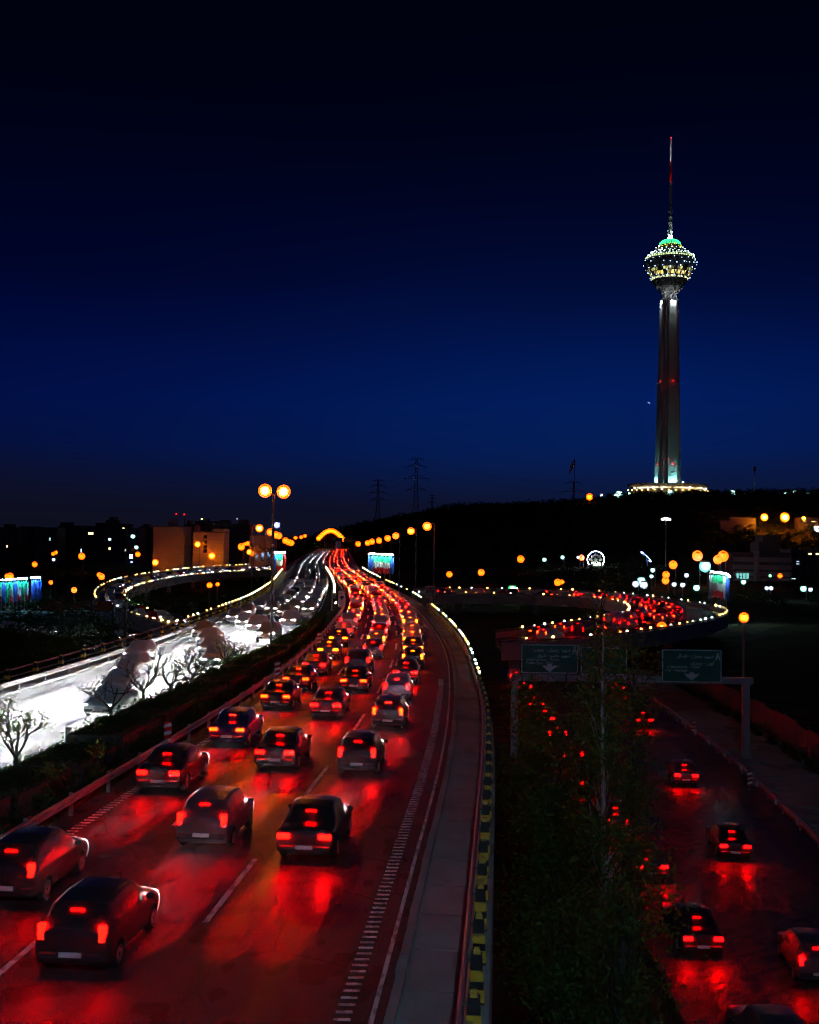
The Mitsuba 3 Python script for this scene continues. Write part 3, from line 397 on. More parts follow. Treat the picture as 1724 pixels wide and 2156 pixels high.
# ---------------------------------------------------------------- cars
SPEC = {
    'saloon': dict(st=[(-2.2, .93, .86, .78, .36), (-2.13, 1.0, .9, .84, .26), (-1.95, 1.03, .91, .86, .22), (-1.5, 1.05, .92, .865, .2), (-.85, 1.38, .93, .865, .19), (-.3, 1.44, .93, .87, .19), (.35, 1.42, .92, .87, .19), (1.02, .99, .90, .865, .19), (1.75, .90, .80, .84, .21), (2.08, .80, .72, .79, .25), (2.2, .66, .60, .71, .32)],
                   rw=(-1.45, -.92), ws=(.42, .98), sw=[(-1.0, -.22), (-.14, .66)], tail=((.60, -2.2, .80), (.36, .09, .15)), head=((.50, 2.08, .64), (.42, .10, .18)), wb=1.32, wr=.31),
    'hatchback': dict(st=[(-1.93, .98, .88, .75, .36), (-1.88, 1.06, .9, .81, .26), (-1.74, 1.2, .92, .825, .22), (-1.36, 1.45, .93, .83, .19), (-.5, 1.5, .93, .835, .19), (.3, 1.47, .92, .835, .19), (.98, 1.0, .9, .83, .19), (1.55, .92, .81, .81, .21), (1.85, .80, .72, .76, .26), (1.95, .66, .6, .68, .33)],
                   rw=(-1.72, -1.42), ws=(.38, .93), sw=[(-1.2, -.35), (-.27, .6)], tail=((.66, -1.87, .93), (.17, .12, .36)), head=((.47, 1.84, .66), (.38, .10, .2)), wb=1.2, wr=.29),
    'estate car': dict(st=[(-2.22, 1.1, .98, .84, .42), (-2.17, 1.2, 1.02, .9, .32), (-2.02, 1.4, 1.05, .92, .28), (-1.75, 1.62, 1.06, .925, .25), (-.6, 1.68, 1.06, .93, .25), (.35, 1.63, 1.05, .93, .25), (1.0, 1.12, 1.02, .925, .25), (1.75, 1.03, .92, .9, .27), (2.12, .9, .82, .84, .32), (2.22, .72, .66, .76, .4)],
                            rw=(-2.0, -1.79), ws=(.43, .96), sw=[(-1.6, -.5), (-.4, .62)], tail=((.74, -2.16, 1.06), (.2, .12, .34)), head=((.56, 2.10, .78), (.42, .12, .2)), wb=1.36, wr=.36),
    'van': dict(st=[(-2.4, 1.7, 1.15, .86, .45), (-2.36, 1.9, 1.18, .91, .34), (-2.2, 1.97, 1.2, .93, .28), (-.6, 2.02, 1.2, .935, .26), (1.0, 1.98, 1.18, .935, .26), (1.75, 1.25, 1.12, .93, .26), (2.2, 1.08, .96, .88, .3), (2.4, .8, .74, .78, .4)],
                rw=(-2.37, -2.24), ws=(1.08, 1.68), sw=[(-1.9, -.5), (-.3, 1.0)], tail=((.79, -2.38, 1.0), (.16, .09, .5)), head=((.58, 2.24, .78), (.4, .14, .22)), wb=1.5, wr=.34)}
def section(zt, zb, w, z0, half=True):
    h = zt - zb; c = np.clip((h - .1) / .3, 0, 1); L = lambda a, b: a + (b - a) * c
    return np.array([(0, z0), (.82 * w, z0), (.96 * w, z0 + .1), (w, z0 + .5 * (zb - z0)), (.985 * w, zb - .08), (.945 * w, zb), (L(.86, .76) * w, zb + h * L(.55, .86)), (L(.6, .6) * w, zb + h * L(.88, .985)), (0, zt + .015)])
def car_part(kind):
    S = SPEC[kind]; st = np.array(S['st'])
    def sec(y): return section(*[np.interp(y, st[:, 0], st[:, k]) for k in (1, 2, 3, 4)])
    def loft(ys):
        rings = []
        for y in ys:
            h = sec(y); full = np.vstack([h, (h * [-1, 1])[-2:0:-1]]); rings.append(np.column_stack([full[:, 0], np.full(len(full), y), full[:, 1]]))
        R = np.array(rings); n = R.shape[1]; V = R.reshape(-1, 3); fcs = []
        for i in range(len(ys) - 1):
            for j in range(n):
                a, b = i * n + j, i * n + (j + 1) % n; fcs += [[a, b, b + n], [a, b + n, a + n]]
        for i, s in ((0, 1), (len(ys) - 1, -1)):
            c = len(V); V = np.vstack([V, R[i].mean(0)])
            for j in range(n):
                a, b = i * n + j, i * n + (j + 1) % n; fcs.append([c, b, a] if s > 0 else [c, a, b])
        m = trimesh.Trimesh(V, fcs, process=True); m.fix_normals(); return m
    def surf(y, k):
        h = sec(y); i = min(int(k), 7); p = h[i] * (1 - (k - i)) + h[i + 1] * (k - i); return np.array([p[0], y, p[1]])
    def patch(y0, y1, k0, k1, ny=4, nk=3, both=False):
        ks = np.linspace(k0, k1, nk); ys = np.linspace(y0, y1, ny)
        G = np.array([[surf(y, k) for k in ks] for y in ys])
        if both: G = np.concatenate([G, G[:, ::-1][:, 1:] * [-1, 1, 1]], 1)
        c = np.array([0, (y0 + y1) / 2, st[:, 1].max() * .62]); m = grid_mesh(G); m.merge_vertices()
        if (m.face_normals * (m.triangles_center - c)).sum() < 0: m.invert()
        m.vertices += m.vertex_normals * 0.009; return m
    ys = np.unique(np.concatenate([st[:, 0], np.linspace(st[0, 0], st[-1, 0], 15)]))
    body = loft(ys); wr, wb = S['wr'], S['wb']
    M = m3.Manifold(m3.Mesh(body.vertices.astype(np.float32), body.faces.astype(np.uint32)))
    hw = st[:, 3].max()
    for sx in (-1, 1):
        for sy in (-1, 1):
            c = m3.Manifold.cylinder(0.3, wr + .06, wr + .06, 20).rotate((0, 90, 0)).translate((sx * hw - .15 if sx > 0 else -hw - .15, sy * wb, wr)); M = M - c
    mm = M.to_mesh(); body = trimesh.Trimesh(mm.vert_properties[:, :3], mm.tri_verts)
    low = loft(st[:, 0])
    tyre = lathe([(0, -.1), (wr * .62, -.1), (wr * .93, -.09), (wr, -.06), (wr, .06), (wr * .93, .09), (wr * .62, .1), (0, .1)], 20); rim = lathe([(0, .085), (wr * .2, .105), (wr * .6, .098), (wr * .64, .112), (wr * .64, .07), (0, .07)], 20)
    R = trimesh.transformations.rotation_matrix(math.pi / 2, [0, 1, 0]); tyre.apply_transform(R); rim.apply_transform(R)
    (tx, ty, tz), ts = S['tail']; (hx, hy, hz), hs = S['head']
    lamp = chamfer_box(ts, 0.02); hm = chamfer_box(hs, 0.02); hm.apply_transform(trimesh.transformations.rotation_matrix(math.radians(-16), [1, 0, 0]))
    y0, y1 = st[0, 0], st[-1, 0]
    P = lambda m, s=False: mikit.ply(m, None, smooth=s)
    d = dict(body=P(body, 34), low=P(low, 34), low_mesh=low, rw=P(patch(*S['rw'], 6.15, 8, 4, 4, True), 40), ws=P(patch(*S['ws'], 6.15, 8, 4, 4, True), 40), tyre=P(tyre, 40), rim=P(rim, 40), lamp=P(lamp, 30), head=P(hm, 30), S=S, lamp_mesh=lamp, head_mesh=hm,
             third=P(chamfer_box((.3, .05, .05), .012)), bumper=P(chamfer_box((st[0, 3] * 1.9, .1, .16), .03), 30), plate=P(tbox((0, 0, 0), (.5, .02, .11))), mirror=P(chamfer_box((.2, .1, .14), .04), 40), y0=y0, y1=y1, hw=hw)
    for i, (a, b) in enumerate(S['sw']):
        m = patch(a, b, 5.14, 5.94, 4, 3); d[f'sw{i}r'] = P(m, 40); m2 = m.copy(); m2.vertices *= [-1, 1, 1]; m2.invert(); d[f'sw{i}l'] = P(m2, 40)
    pair = []
    for sx in (-1, 1):
        q = lamp.copy(); q.apply_translation((sx * tx, ty, tz)); pair.append(q)
    d['tail_pair_mesh'] = cat_(pair); d['tail_pair'] = P(d['tail_pair_mesh'], 30); pair = []
    for sx in (-1, 1):
        q = hm.copy(); q.apply_translation((sx * hx, hy, hz)); pair.append(q)
    d['head_pair_mesh'] = cat_(pair); d['head_pair'] = P(d['head_pair_mesh'], 30)
    return d
CARS = {k: car_part(k) for k in SPEC}
RED = lambda L, g=0.004: (np.array((L, 0.00002 * L + 0.0, 0.004 + 0.00001 * L)), (min(45.0, 22 + L * .04), g, 0.004))   # (beam, lens) of a tail lamp
def HEAD(I): return (np.array((1.0, 1.0, 1.04)) * I, (60.0, 60.0, 62.0))
def add_car(x, y, z, dx, dy, kind, paint, tail, head, level, label, group, w=0.05, twin=False, hw=None):
    """level 2: every part; 1: body and lamps."""
    D, S = CARS[kind], SPEC[kind]; th = math.degrees(math.atan2(-dx, dy)); t = T().translate([x, y, z]).rotate([0, 0, 1], th)
    key = thing('car', label, 'car', group); pm = 'paint_' + paint.replace(' ', '_')
    f, rt = np.array([dx, dy, 0.0]), np.array([dy, -dx, 0.0]); f /= np.linalg.norm(f); rt /= np.linalg.norm(rt); O = np.array([x, y, z])
    (tx, ty, tz_), _ = S['tail']; (hx, hy, hz), _ = S['head']
    def lamps():
        for sx in (-1, 1):
            put('tail_lamp', key, D['lamp'], 'red_lens', t.translate([sx * tx, ty, tz_]), (tail[1], .01 + w * .03) if tail is not None else None)
            if sx > 0 and tail is not None and kind != 'estate car': put('brake_lamp', key, D['third'], 'red_lens', t.translate([0, S['rw'][1] - .16, np.interp(S['rw'][1] - .16, [s_[0] for s_ in S['st']], [s_[1] for s_ in S['st']]) + .02]), (np.array(tail[1]) * [.5, .3, .3], .01 + w * .01))
            put('headlight', key, D['head'], 'lamp_lens', t.translate([sx * hx, hy, hz]), (head[1], .01 + w * .02) if head is not None else None)
        if tail is not None:
            for sx in ((-1, 1) if twin else (0,)): beam(key, O + rt * sx * tx + f * (D['y0'] - .10) + [0, 0, tz_], -f + [0, 0, -.31], tail[0], 11.5 if twin else 16, 4, w)
        if head is not None:
            for sx in ((-1, 1) if twin and tail is None else (0,)): beam(key, O + rt * sx * hx + f * (D['y1'] + .09) + [0, 0, hz], f + [0, 0, -.14], head[0], 10, 6, hw if hw else w)
    if level == 1:
        put('body', key, D['low'], pm, t); lamps(); return key
    put('body', key, D['body'], pm, t); put('rear_window', key, D['rw'], 'car_glass', t); put('windscreen', key, D['ws'], 'car_glass', t)
    for i in (0, 1):
        for s in 'rl': put('side_window', key, D[f'sw{i}{s}'], 'car_glass', t)
    for sx in (-1, 1):
        for sy in (-1, 1):
            tw = t.translate([sx * (D['hw'] - .12), sy * S['wb'], S['wr']]).rotate([0, 0, 1], 0 if sx > 0 else 180)
            k = put('wheel', key, D['tyre'], 'rubber', tw); put('rim', k, D['rim'], 'alloy', tw)
        put('door_mirror', key, D['mirror'], pm, t.translate([sx * (D['hw'] + .07), S['ws'][0] + .28, .98 if kind != 'van' else 1.25]))
    lamps()
    put('bumper', key, D['bumper'], 'trim_plastic', t.translate([0, D['y0'] + .0, .45])); put('bumper', key, D['bumper'], 'trim_plastic', t.translate([0, D['y1'] - .03, .42]))
    put('number_plate', key, D['plate'], 'white_sheet', t.translate([0, D['y0'] - .062, .50])); put('number_plate', key, D['plate'], 'white_sheet', t.translate([0, D['y1'] + .035, .46]))
    return key
far_body, far_tail, far_head = [], [], []
def far_car(x, y, z, dx, dy, kind, tail, head):
    D = CARS[kind]; M = trimesh.transformations.rotation_matrix(math.atan2(-dx, dy), [0, 0, 1]); M[:3, 3] = x, y, z
    far_body.append(D['low_mesh'].copy().apply_transform(M))
    if tail is not None: far_tail.append(D['tail_pair_mesh'].copy().apply_transform(M))
    if head is not None: far_head.append(D['head_pair_mesh'].copy().apply_transform(M))
KINDS, PAINTS = ['saloon', 'hatchback', 'estate car', 'van'], list(CAR)
DARK = ['black', 'dark grey', 'dark blue', 'black', 'dark grey', 'silver']
def pick(): return KINDS[rng.choice(4, p=[.5, .28, .17, .05])], PAINTS[rng.choice(8, p=[.34, .2, .14, .12, .06, .05, .04, .05])]
ORD = ['first', 'second', 'third', 'fourth', 'fifth', 'sixth', 'seventh', 'eighth', 'ninth', 'tenth', 'eleventh', 'twelfth', 'thirteenth', 'fourteenth', 'fifteenth', 'sixteenth', 'seventeenth', 'eighteenth', 'nineteenth', 'twentieth'] + [f'{n}th' if n % 10 not in (1, 2, 3) else f'{n}{("st", "nd", "rd")[n % 10 - 1]}' for n in range(21, 90)]
def queue(lanex, y0, y1, gap, label, group, tail, head, forward, near_y, far_y, weights):
    y, n = y0, 0
    while y < y1:
        kind, paint = pick()
        if (y < near_y or forward < 0) and kind == 'van': kind = 'hatchback'
        if forward > 0 and y < 95: paint = DARK[rng.integers(6)]
        if forward < 0: paint = ['white', 'silver', 'white', 'beige', paint][rng.integers(5)]
        x = float(lanex(y)) + rng.normal(0, .12); d = np.array([float(lanex(y + 1) - lanex(y - 1)) / 2, 1.0]); d /= np.linalg.norm(d); d *= forward
        tl, hd = tail(y) if tail else None, head(y) if head else None
        if y < far_y:
            w, hw, twin = weights(y)
            add_car(x, y, 0.0, d[0], d[1], kind, paint, tl, hd, 2 if y < near_y else 1, f'{paint} {kind}, {label.replace("#", ORD[n])}', group, w, twin, hw)
        else: far_car(x, y, 0.0, d[0], d[1], kind, tl, hd)
        y += gap(y) * rng.uniform(.86, 1.22); n += 1
def tail_out(y):
    br = rng.random() < (.5 if y < 70 else .75)
    return RED((1000 if br else 600) * rng.uniform(.8, 1.3), rng.choice([.3, 1.2]) if br and y > 75 else .1 if br and y > 50 else .01)
head_out = lambda y: HEAD(30 if y < 80 else 1200 if y < 110 else 2500)
for frac, y0, nm in ((.175, 31.0, 'left'), (.515, 26.5, 'middle'), (.84, 35.5, 'right')):
    queue(lambda v, f=frac: lane_x(f, np.asarray(v)), y0, 900, lambda v: 11.0 if v < 62 else 9.0 if v < 150 else 7.0, f'# from the camera in the {nm} lane of red tail lights', 'cars with red tail lights on the right carriageway',
          tail_out, head_out, 1, 130, 300, lambda v: (1.2, .3, True) if v < 62 else (.6, .2, False) if v < 130 else (.05, .1, False))
head_in = lambda y: HEAD((75000 if y < 140 else 22000) * rng.uniform(.7, 1.3))
for frac, y0, nm in ((.14, 86.0, 'farthest'), (.38, 77.0, 'second'), (.62, 69.0, 'third'), (.86, 61.0, 'nearest')):
    queue(lambda v, f=frac: ed('whiteL', np.asarray(v)) + f * (ed('whiteR', np.asarray(v)) - ed('whiteL', np.asarray(v))), y0, 900, lambda v: 19.0 if v < 125 else 9.5 if v < 160 else 6.2, f'# from the camera in the {nm} lane of headlights', 'cars with white headlights on the left carriageway',
          None, head_in, -1, 110, 225, lambda v: (1.3, None, True) if v < 140 else (.6, None, False) if v < 170 else (.15, None, False))

# ---------------------------------------------------------------- ramps
def resample(P, n):
    d = np.r_[0, np.cumsum(np.linalg.norm(np.diff(P, axis=0), axis=1))]; t = np.linspace(0, d[-1], n)
    Q = np.stack([PchipInterpolator(d, P[:, k])(t) for k in range(P.shape[1])], 1)
    return gaussian_filter1d(Q, 1.5, axis=0, mode='nearest')
def ramp(name, inner, outer, z, n=90):
    A = resample(np.array([at(*p, z) for p in inner]), n); B = resample(np.array([at(*p, z) for p in outer]), n)
    t = np.linspace(0, 1, 5)[None, :, None]
    struct(name, grid_mesh(A[:, None] * (1 - t) + B[:, None] * t), 'asphalt')
    return A, B
def parapet(label, A, out, z, skip=0.0, warm=.6, lamp_step=3.4, amount=1.0, lab_group=None):
    key = thing('ramp_parapet', label, 'parapet', lab_group)
    prof = np.array([[0, -1.3], [0, .75], [.25, .75], [.25, -1.3]]); P = A[:, None] + out[:, None] * prof[None, :, :1] + np.array([0, 0, 1.0]) * prof[None, :, 1:]
    mesh('wall', key, grid_mesh(P), 'concrete')
    ys = A + out * .12 + [0, 0, 1.0]; mesh('pipe', key, tube_mesh(ys, 0.05, 6), 'steel', 40)
    d = np.r_[0, np.cumsum(np.linalg.norm(np.diff(A, axis=0), axis=1))]
    for s in np.arange(1, d[-1] - 1, lamp_step):
        if rng.random() > amount * .92: continue
        s += rng.normal(0, .4); p = np.array([np.interp(s, d, A[:, k]) for k in range(3)]) + [0, 0, 1.12]
        c = np.array((2.6, 1.6, .4)) if rng.random() < warm else np.array((1.6, 2.2, 1.9))
        ball('lamp', key, p, rng.uniform(.09, .17) + .0003 * p[1], 'lamp_lens', (c * rng.uniform(.06, .9) ** 1.3, 0.012))
    return key
def normals_out(A, B):
    v = A - B; v[:, 2] = 0; return v / np.linalg.norm(v, axis=1, keepdims=True)
RI = [(858, 1256), (905, 1257), (1000, 1258), (1100, 1260), (1200, 1264), (1270, 1270), (1310, 1279), (1325, 1290), (1318, 1300), (1280, 1309), (1200, 1322), (1095, 1338), (1035, 1345)]
RO = [(858, 1245), (905, 1246), (1000, 1247), (1100, 1248), (1220, 1251), (1350, 1262), (1450, 1276), (1510, 1287), (1531, 1298), (1505, 1313), (1420, 1331), (1330, 1345), (1240, 1356), (1150, 1362), (1035, 1367)]
ra, rb = ramp('right_loop_ramp', RI, RO, -3.0)
parapet('inner parapet with warm lamps round the right hand loop ramp', ra, normals_out(ra, rb), -3.0, warm=.75)
parapet('outer parapet with lamps round the right hand loop ramp below the hill', rb, normals_out(rb, ra), -3.0, warm=.6)
LI = [(590, 1203), (520, 1207), (440, 1212), (370, 1221), (310, 1234), (275, 1248), (262, 1262), (270, 1276), (300, 1291), (345, 1306), (412, 1324)]
LO = [(590, 1190), (500, 1194), (420, 1199), (330, 1210), (260, 1223), (215, 1240), (199, 1256), (206, 1274), (245, 1295), (300, 1311), (372, 1331)]
la, lb = ramp('left_loop_ramp', LI, LO, -3.5)
parapet('inner parapet with lamps round the left hand loop ramp', la, normals_out(la, lb), -3.5, amount=.5)
parapet('outer parapet with a string of lamps round the left hand loop ramp', lb, normals_out(lb, la), -3.5, amount=.7)
for A, B, lab in ((ra, rb, 'round concrete pier under the right loop ramp'), (la, lb, 'round concrete pier under the left loop ramp')):
    for n, i in enumerate(range(6, 88, 9)):
        p = (A[i] + B[i]) / 2; key = thing('ramp_pier', lab + f', {ORD[n]} from its far end', 'pier', lab.replace('round concrete pier', 'piers'))
        g = float(ground_z(p[0], p[1])) - .5; rod('column', key, (p[0], p[1], g), (p[0], p[1], p[2] - 1.5), .7, 'concrete')
        d = normals_out(A, B)[i]; bx('cap', key, (p[0], p[1], p[2] - .95), (np.linalg.norm(A[i] - B[i]) * .9, 1.6, 1.1), 'concrete', math.degrees(math.atan2(d[1], d[0])))
for A, B, nm in ((ra, rb, 'right'), (la, lb, 'left')):
    prof = np.linspace(0, 1, 3)[None, :, None]; m = grid_mesh((A[:, None] * (1 - prof) + B[:, None] * prof) - [0, 0, .45]); tag(mesh('deck', f'{nm}_loop_ramp', m, 'concrete'), None)
def along(A, B, fr, i):
    P = A * (1 - fr) + B * fr; d = np.r_[0, np.cumsum(np.linalg.norm(np.diff(P, axis=0), axis=1))]
    f = lambda s: np.array([np.interp(s, d, P[:, k]) for k in range(3)])
    return f, d[-1]
def loop_queue(A, B, fr, sgn, gap, label, group, tail, head, a0=4.0, w=.12):
    f, L = along(A, B, fr, 0); s = a0; n = 0
    while s < L - 4:
        p, q = f(s - .5), f(s + .5); d = (q - p) * sgn; d /= np.linalg.norm(d); kind, paint = pick()
        add_car(p[0], p[1], p[2], d[0], d[1], kind, paint, tail() if tail else None, head() if head else None, 1, f'{paint} {kind}, {label.replace("#", ORD[n])}', group, w)
        s += gap * rng.uniform(.85, 1.3); n += 1
tl = lambda: RED(rng.choice([900, 2000]) * rng.uniform(.8, 1.3), rng.choice([.004, .14]))
hb = lambda: HEAD(60000 * rng.uniform(.6, 1.3))
hl = lambda: HEAD(12000 * rng.uniform(.6, 1.3))
loop_queue(ra, rb, .22, -1, 7.2, '# on the inner lane of the right loop ramp', 'cars on the right loop ramp', tl, None)
loop_queue(ra, rb, .5, -1, 7.2, '# on the outer lane of the right loop ramp', 'cars on the right loop ramp', tl, None, 7.0)
loop_queue(la, lb, .22, 1, 6.4, '# along the inner lane of the left loop ramp', 'cars on the left loop ramp', None, hb, 4.0, .3)
loop_queue(la, lb, .5, 1, 6.4, '# along the outer lane of the left loop ramp', 'cars on the left loop ramp', None, hb, 6.0, .3)

# ---------------------------------------------------------------- the lower road on the right with its gantry, verge and fence
LZ = -7.0
LYS = np.arange(14, 150, 2.0)
lo_l = lambda y: np.interp(y, [10, 45, 95, 150], [8.6, 9.9, 10.9, 11.6])
lo_r = lambda y: np.interp(y, [10, 44, 64, 84, 109, 150], [16.0, 20.3, 22.7, 24.3, 25.2, 26.0])
struct('lower_road', ribbon(lo_l, lo_r, LYS, LZ, nx=5), 'asphalt')
struct('lower_pavement', cat_([ribbon(lambda y: lo_r(y) + .1, lambda y: lo_r(y) + 7.0, LYS, LZ + .13, nx=4), wall_along(lambda y: lo_r(y) + .1, LYS, LZ - .3, LZ + .13)]), 'concrete')
for y in np.arange(46, 112, 4.6):
    bx('slab', 'lower_pavement', (float(lo_r(y)) + 1.35, y, LZ + .2), (2.0, 4.2, .14), 'concrete', -heading(lo_r, y))
key = guard_rail('corrugated guard rail with white reflector plates beside the lower road', lambda y: lo_r(y) - .25, 22, 140, -1, 4.0, False, LZ)
for y in np.arange(30, 120, 5.2): bx('reflector', key, (float(lo_r(y)) - .34, y, LZ + .5), (.14, .03, .34), 'white_sheet', -heading(lo_r, y))
for px, py, lab in ((1460, 1549, 'striped marker beside the lower road, nearer the sign gantry'), (1578, 1664, 'striped marker on the lower guard rail in front of the gantry post')):
    p = at(px, py, LZ); marker(p, 1.3, .34, lab)
fence = thing('sheet_fence', 'dark sheet metal fence on posts right of the lower pavement', 'fence')
ys = np.arange(40, 150, 3.0)
for a, b in zip(ys[:-1], ys[1:]):
    x = (float(lo_r(a)) + float(lo_r(b))) / 2 + 6.2; h = 2.4 + rng.normal(0, .12)
    bx('panel', fence, (x, (a + b) / 2, LZ + .13 + h / 2), (.05, 2.9, h), 'dark_facade', -heading(lo_r, (a + b) / 2) + rng.normal(0, 1.2))
    rod('post', fence, (float(lo_r(a)) + 6.25, a, LZ), (float(lo_r(a)) + 6.25, a, LZ + 2.75), .05, 'dark_steel')
for y in np.arange(48, 146, 2.2):
    x = float(lo_r(y)) + 5.4 + rng.normal(0, .25); s = rng.uniform(.5, 1.0)
    key = thing('roadside_bush', f'low scrubby bush at the foot of the dark fence, {ORD[int((y - 48) / 2.2 + .5)]} from the camera', 'bush', 'bushes along the dark fence')
    u = rng.normal(size=(150, 3)); u[:, 2] = np.abs(u[:, 2]); P = np.array([x, y, LZ + .15]) + u * [.33 * s, .6 * s, .42 * s]
    mesh('foliage', key, leaves(P, .11), 'hedge_leaf')
def arm_text(polys, height, depth=.012):
    from shapely import Polygon
    m = cat_([trimesh.creation.extrude_polygon(Polygon(r[0], r[1:]).buffer(0), depth, engine='earcut') for r in polys if Polygon(r[0], r[1:]).buffer(0).geom_type == 'Polygon'])
    s = height / 95.0; m.apply_scale([s, s, 1.0]); return m
FACE = np.array([[1, 0, 0, 0], [0, 0, -1, 0], [0, 1, 0, 0], [0, 0, 0, 1.0]])      # xy lettering -> a board that faces -y
def rounded(w, h, r): 
    from shapely import box
    return box(-w / 2 + r, -h / 2 + r, w / 2 - r, h / 2 - r).buffer(r, 8)
def board(key, c, w, h, lines, arrow=True, mat_='green_sheet', badge=True):
    c = np.array(c, float); ext = lambda g, d: trimesh.creation.extrude_polygon(g, d, engine='earcut')
    def place(m, dx, dz, dy): m = m.copy(); m.apply_transform(FACE); m.apply_translation(c + [dx, -dy, dz]); return m
    k = mesh('panel', key, place(ext(rounded(w, h, .12), .05), 0, 0, 0), mat_)
    mesh('border', k, place(ext(rounded(w - .06, h - .06, .11).difference(rounded(w - .2, h - .2, .08)), .008), 0, 0, .052), 'sign_white')
    for kind, txt, ht, x, z, al in lines:
        m = arm_text(PERSIAN[txt], ht) if kind == 'p' else meshkit.text_mesh(txt, ht, .012)
        b = m.bounds; x0 = x * w - (b[1][0] if al == 'r' else b[0][0] if al == 'l' else (b[0][0] + b[1][0]) / 2)
        m.apply_translation([0, 0, 0]); mesh('lettering', k, place(m, x0, z * h, .052), 'sign_white')
    if arrow:
        from shapely import Polygon
        g = Polygon([(-.18, .36), (.18, .36), (.18, .2), (.62, .26), (0, -.26), (-.62, .26), (-.18, .2)]); mesh('arrow', k, place(ext(g, .012), 0, -.33 * h, .052), 'sign_white')
    if badge:
        from shapely import Polygon
        g = Polygon([(-.2, -.3), (-.06, .3), (.06, .3), (.2, -.3), (.1, -.3), (.06, -.1), (-.06, -.1), (-.1, -.3)]).difference(Polygon([(-.05, .02), (.05, .02), (0, .22)])); mesh('badge', k, place(ext(g, .012), .43 * w, .3 * h, .052), 'sign_white')
    return k
GY0 = 87.0
gan = thing('sign_gantry', 'grey steel gantry carrying green signs over the lower road', 'gantry')
gp = atd(1570, 1605, GY0); gtop = atd(1578, 1436, GY0)
bx('post', gan, (gp[0] + .1, GY0 + .5, (LZ + gtop[2]) / 2), (.5, .5, gtop[2] - LZ), 'steel'); bx('base', gan, (gp[0] + .1, GY0 + .5, LZ + .3), (.8, .8, .5), 'concrete')
gl = atd(1085, 1415, GY0)
bx('beam', gan, ((gl[0] + gp[0] + .6) / 2, GY0 + .5, gtop[2] + .04), (gp[0] + .6 - gl[0], .45, .5), 'steel'); bx('post', gan, (gl[0], GY0 + .5, (LZ + gtop[2]) / 2), (.5, .5, gtop[2] - LZ), 'steel')
def sign(px0, px1, py0, py1, label, lines, **k):
    key = thing('direction_sign', label, 'sign'); a, b = atd(px0, py0, GY0), atd(px1, py1, GY0); w, h = abs(b[0] - a[0]), abs(a[2] - b[2])
    board(key, ((a[0] + b[0]) / 2, GY0, (a[2] + b[2]) / 2), w, h, lines, **k)
    for s in (-.3, .3): bx('bracket', key, ((a[0] + b[0]) / 2 + s * w, GY0 + .14, gtop[2] + .1), (.12, .26, .7), 'dark_steel')
L1 = [('p', 's1', .34, .36, .26, 'r'), ('p', 's2', .34, .36, .07, 'r'), ('t', 'Chamran Exp. - South', .17, -.40, -.06, 'l'), ('t', 'Hakim Exp. - East', .17, -.40, -.17, 'l')]
L3 = [('p', 's3', .34, .36, .26, 'r'), ('p', 's4', .34, .36, .05, 'r'), ('t', 'Chamran Exp. - North', .17, -.40, -.06, 'l'), ('t', 'Evin - Velenjak', .17, -.44, -.17, 'l')]
sign(1097, 1217, 1355, 1419, 'leftmost green direction sign of the gantry, pale border and down arrow', L1)
sign(1222, 1320, 1361, 1422, 'middle green direction sign, mostly hidden behind the poplar', [], arrow=False, badge=False)
sign(1393, 1519, 1366, 1438, 'rightmost green direction sign of the gantry beside the steel post', L3)
for fr_x, d0, nm, ys_ in ((lambda y: np.interp(y, [30, 150], [11.75, 12.7]), 1, 'left', [37.0, 48, 58, 67, 77, 86, 95, 104, 113, 124, 134]), (lambda y: np.interp(y, [30, 44, 70, 88, 134, 150], [14.4, 15.6, 18.1, 20.0, 23.3, 24.2]), 1, 'right', [45.0, 62, 80, 104, 126])):
    for n, y in enumerate(ys_):
        kind, paint = pick(); paint = DARK[rng.integers(6)]; kind = 'saloon' if kind == 'van' else kind; x = float(fr_x(y)); dx = (float(fr_x(y + 1)) - float(fr_x(y - 1))) / 2
        add_car(x, y, LZ, dx, 1.0, kind, paint, RED(500 * rng.uniform(.7, 1.4), .004), None, 2 if y < 90 else 1, f'{paint} {kind}, {ORD[n]} from the camera in the {nm} lane of the lower road', 'cars on the lower road', .35 if y < 80 else .1, y < 65)

# lower roads on the far left
def flat_road(name, px_a, px_b, z):
    A, B = resample(np.array([at(*p, z) for p in px_a]), 20), resample(np.array([at(*p, z) for p in px_b]), 20)
    t = np.linspace(0, 1, 3)[None, :, None]; struct(name, grid_mesh(A[:, None] * (1 - t) + B[:, None] * t), 'asphalt'); return A, B
qa, qb = flat_road('lower_left_road', [(-60, 1312), (60, 1322), (130, 1327), (210, 1338), (300, 1343), (372, 1344)], [(-60, 1330), (60, 1341), (130, 1347), (210, 1354), (300, 1356), (372, 1354)], -7.9)
ua, ub = flat_road('lower_left_slip_road', [(170, 1355), (215, 1362), (255, 1372), (300, 1386)], [(150, 1366), (190, 1376), (225, 1390), (262, 1408)], -7.88)
loop_queue(qa, qb, .35, 1, 6.5, '# on the farther lane of the lower left road', 'cars on the lower left road', None, hl, 3, .8)
loop_queue(qa, qb, .7, 1, 6.8, '# on the nearer lane of the lower left road', 'cars on the lower left road', None, hl, 5, .8)
loop_queue(ua, ub, .3, 1, 5.5, '# on the lower left slip road', 'cars on the lower left slip road', None, hl, 2, .8)
loop_queue(ua, ub, .7, 1, 5.5, '# in the nearer lane of the lower left slip road', 'cars on the lower left slip road', None, hl, 3, .8)

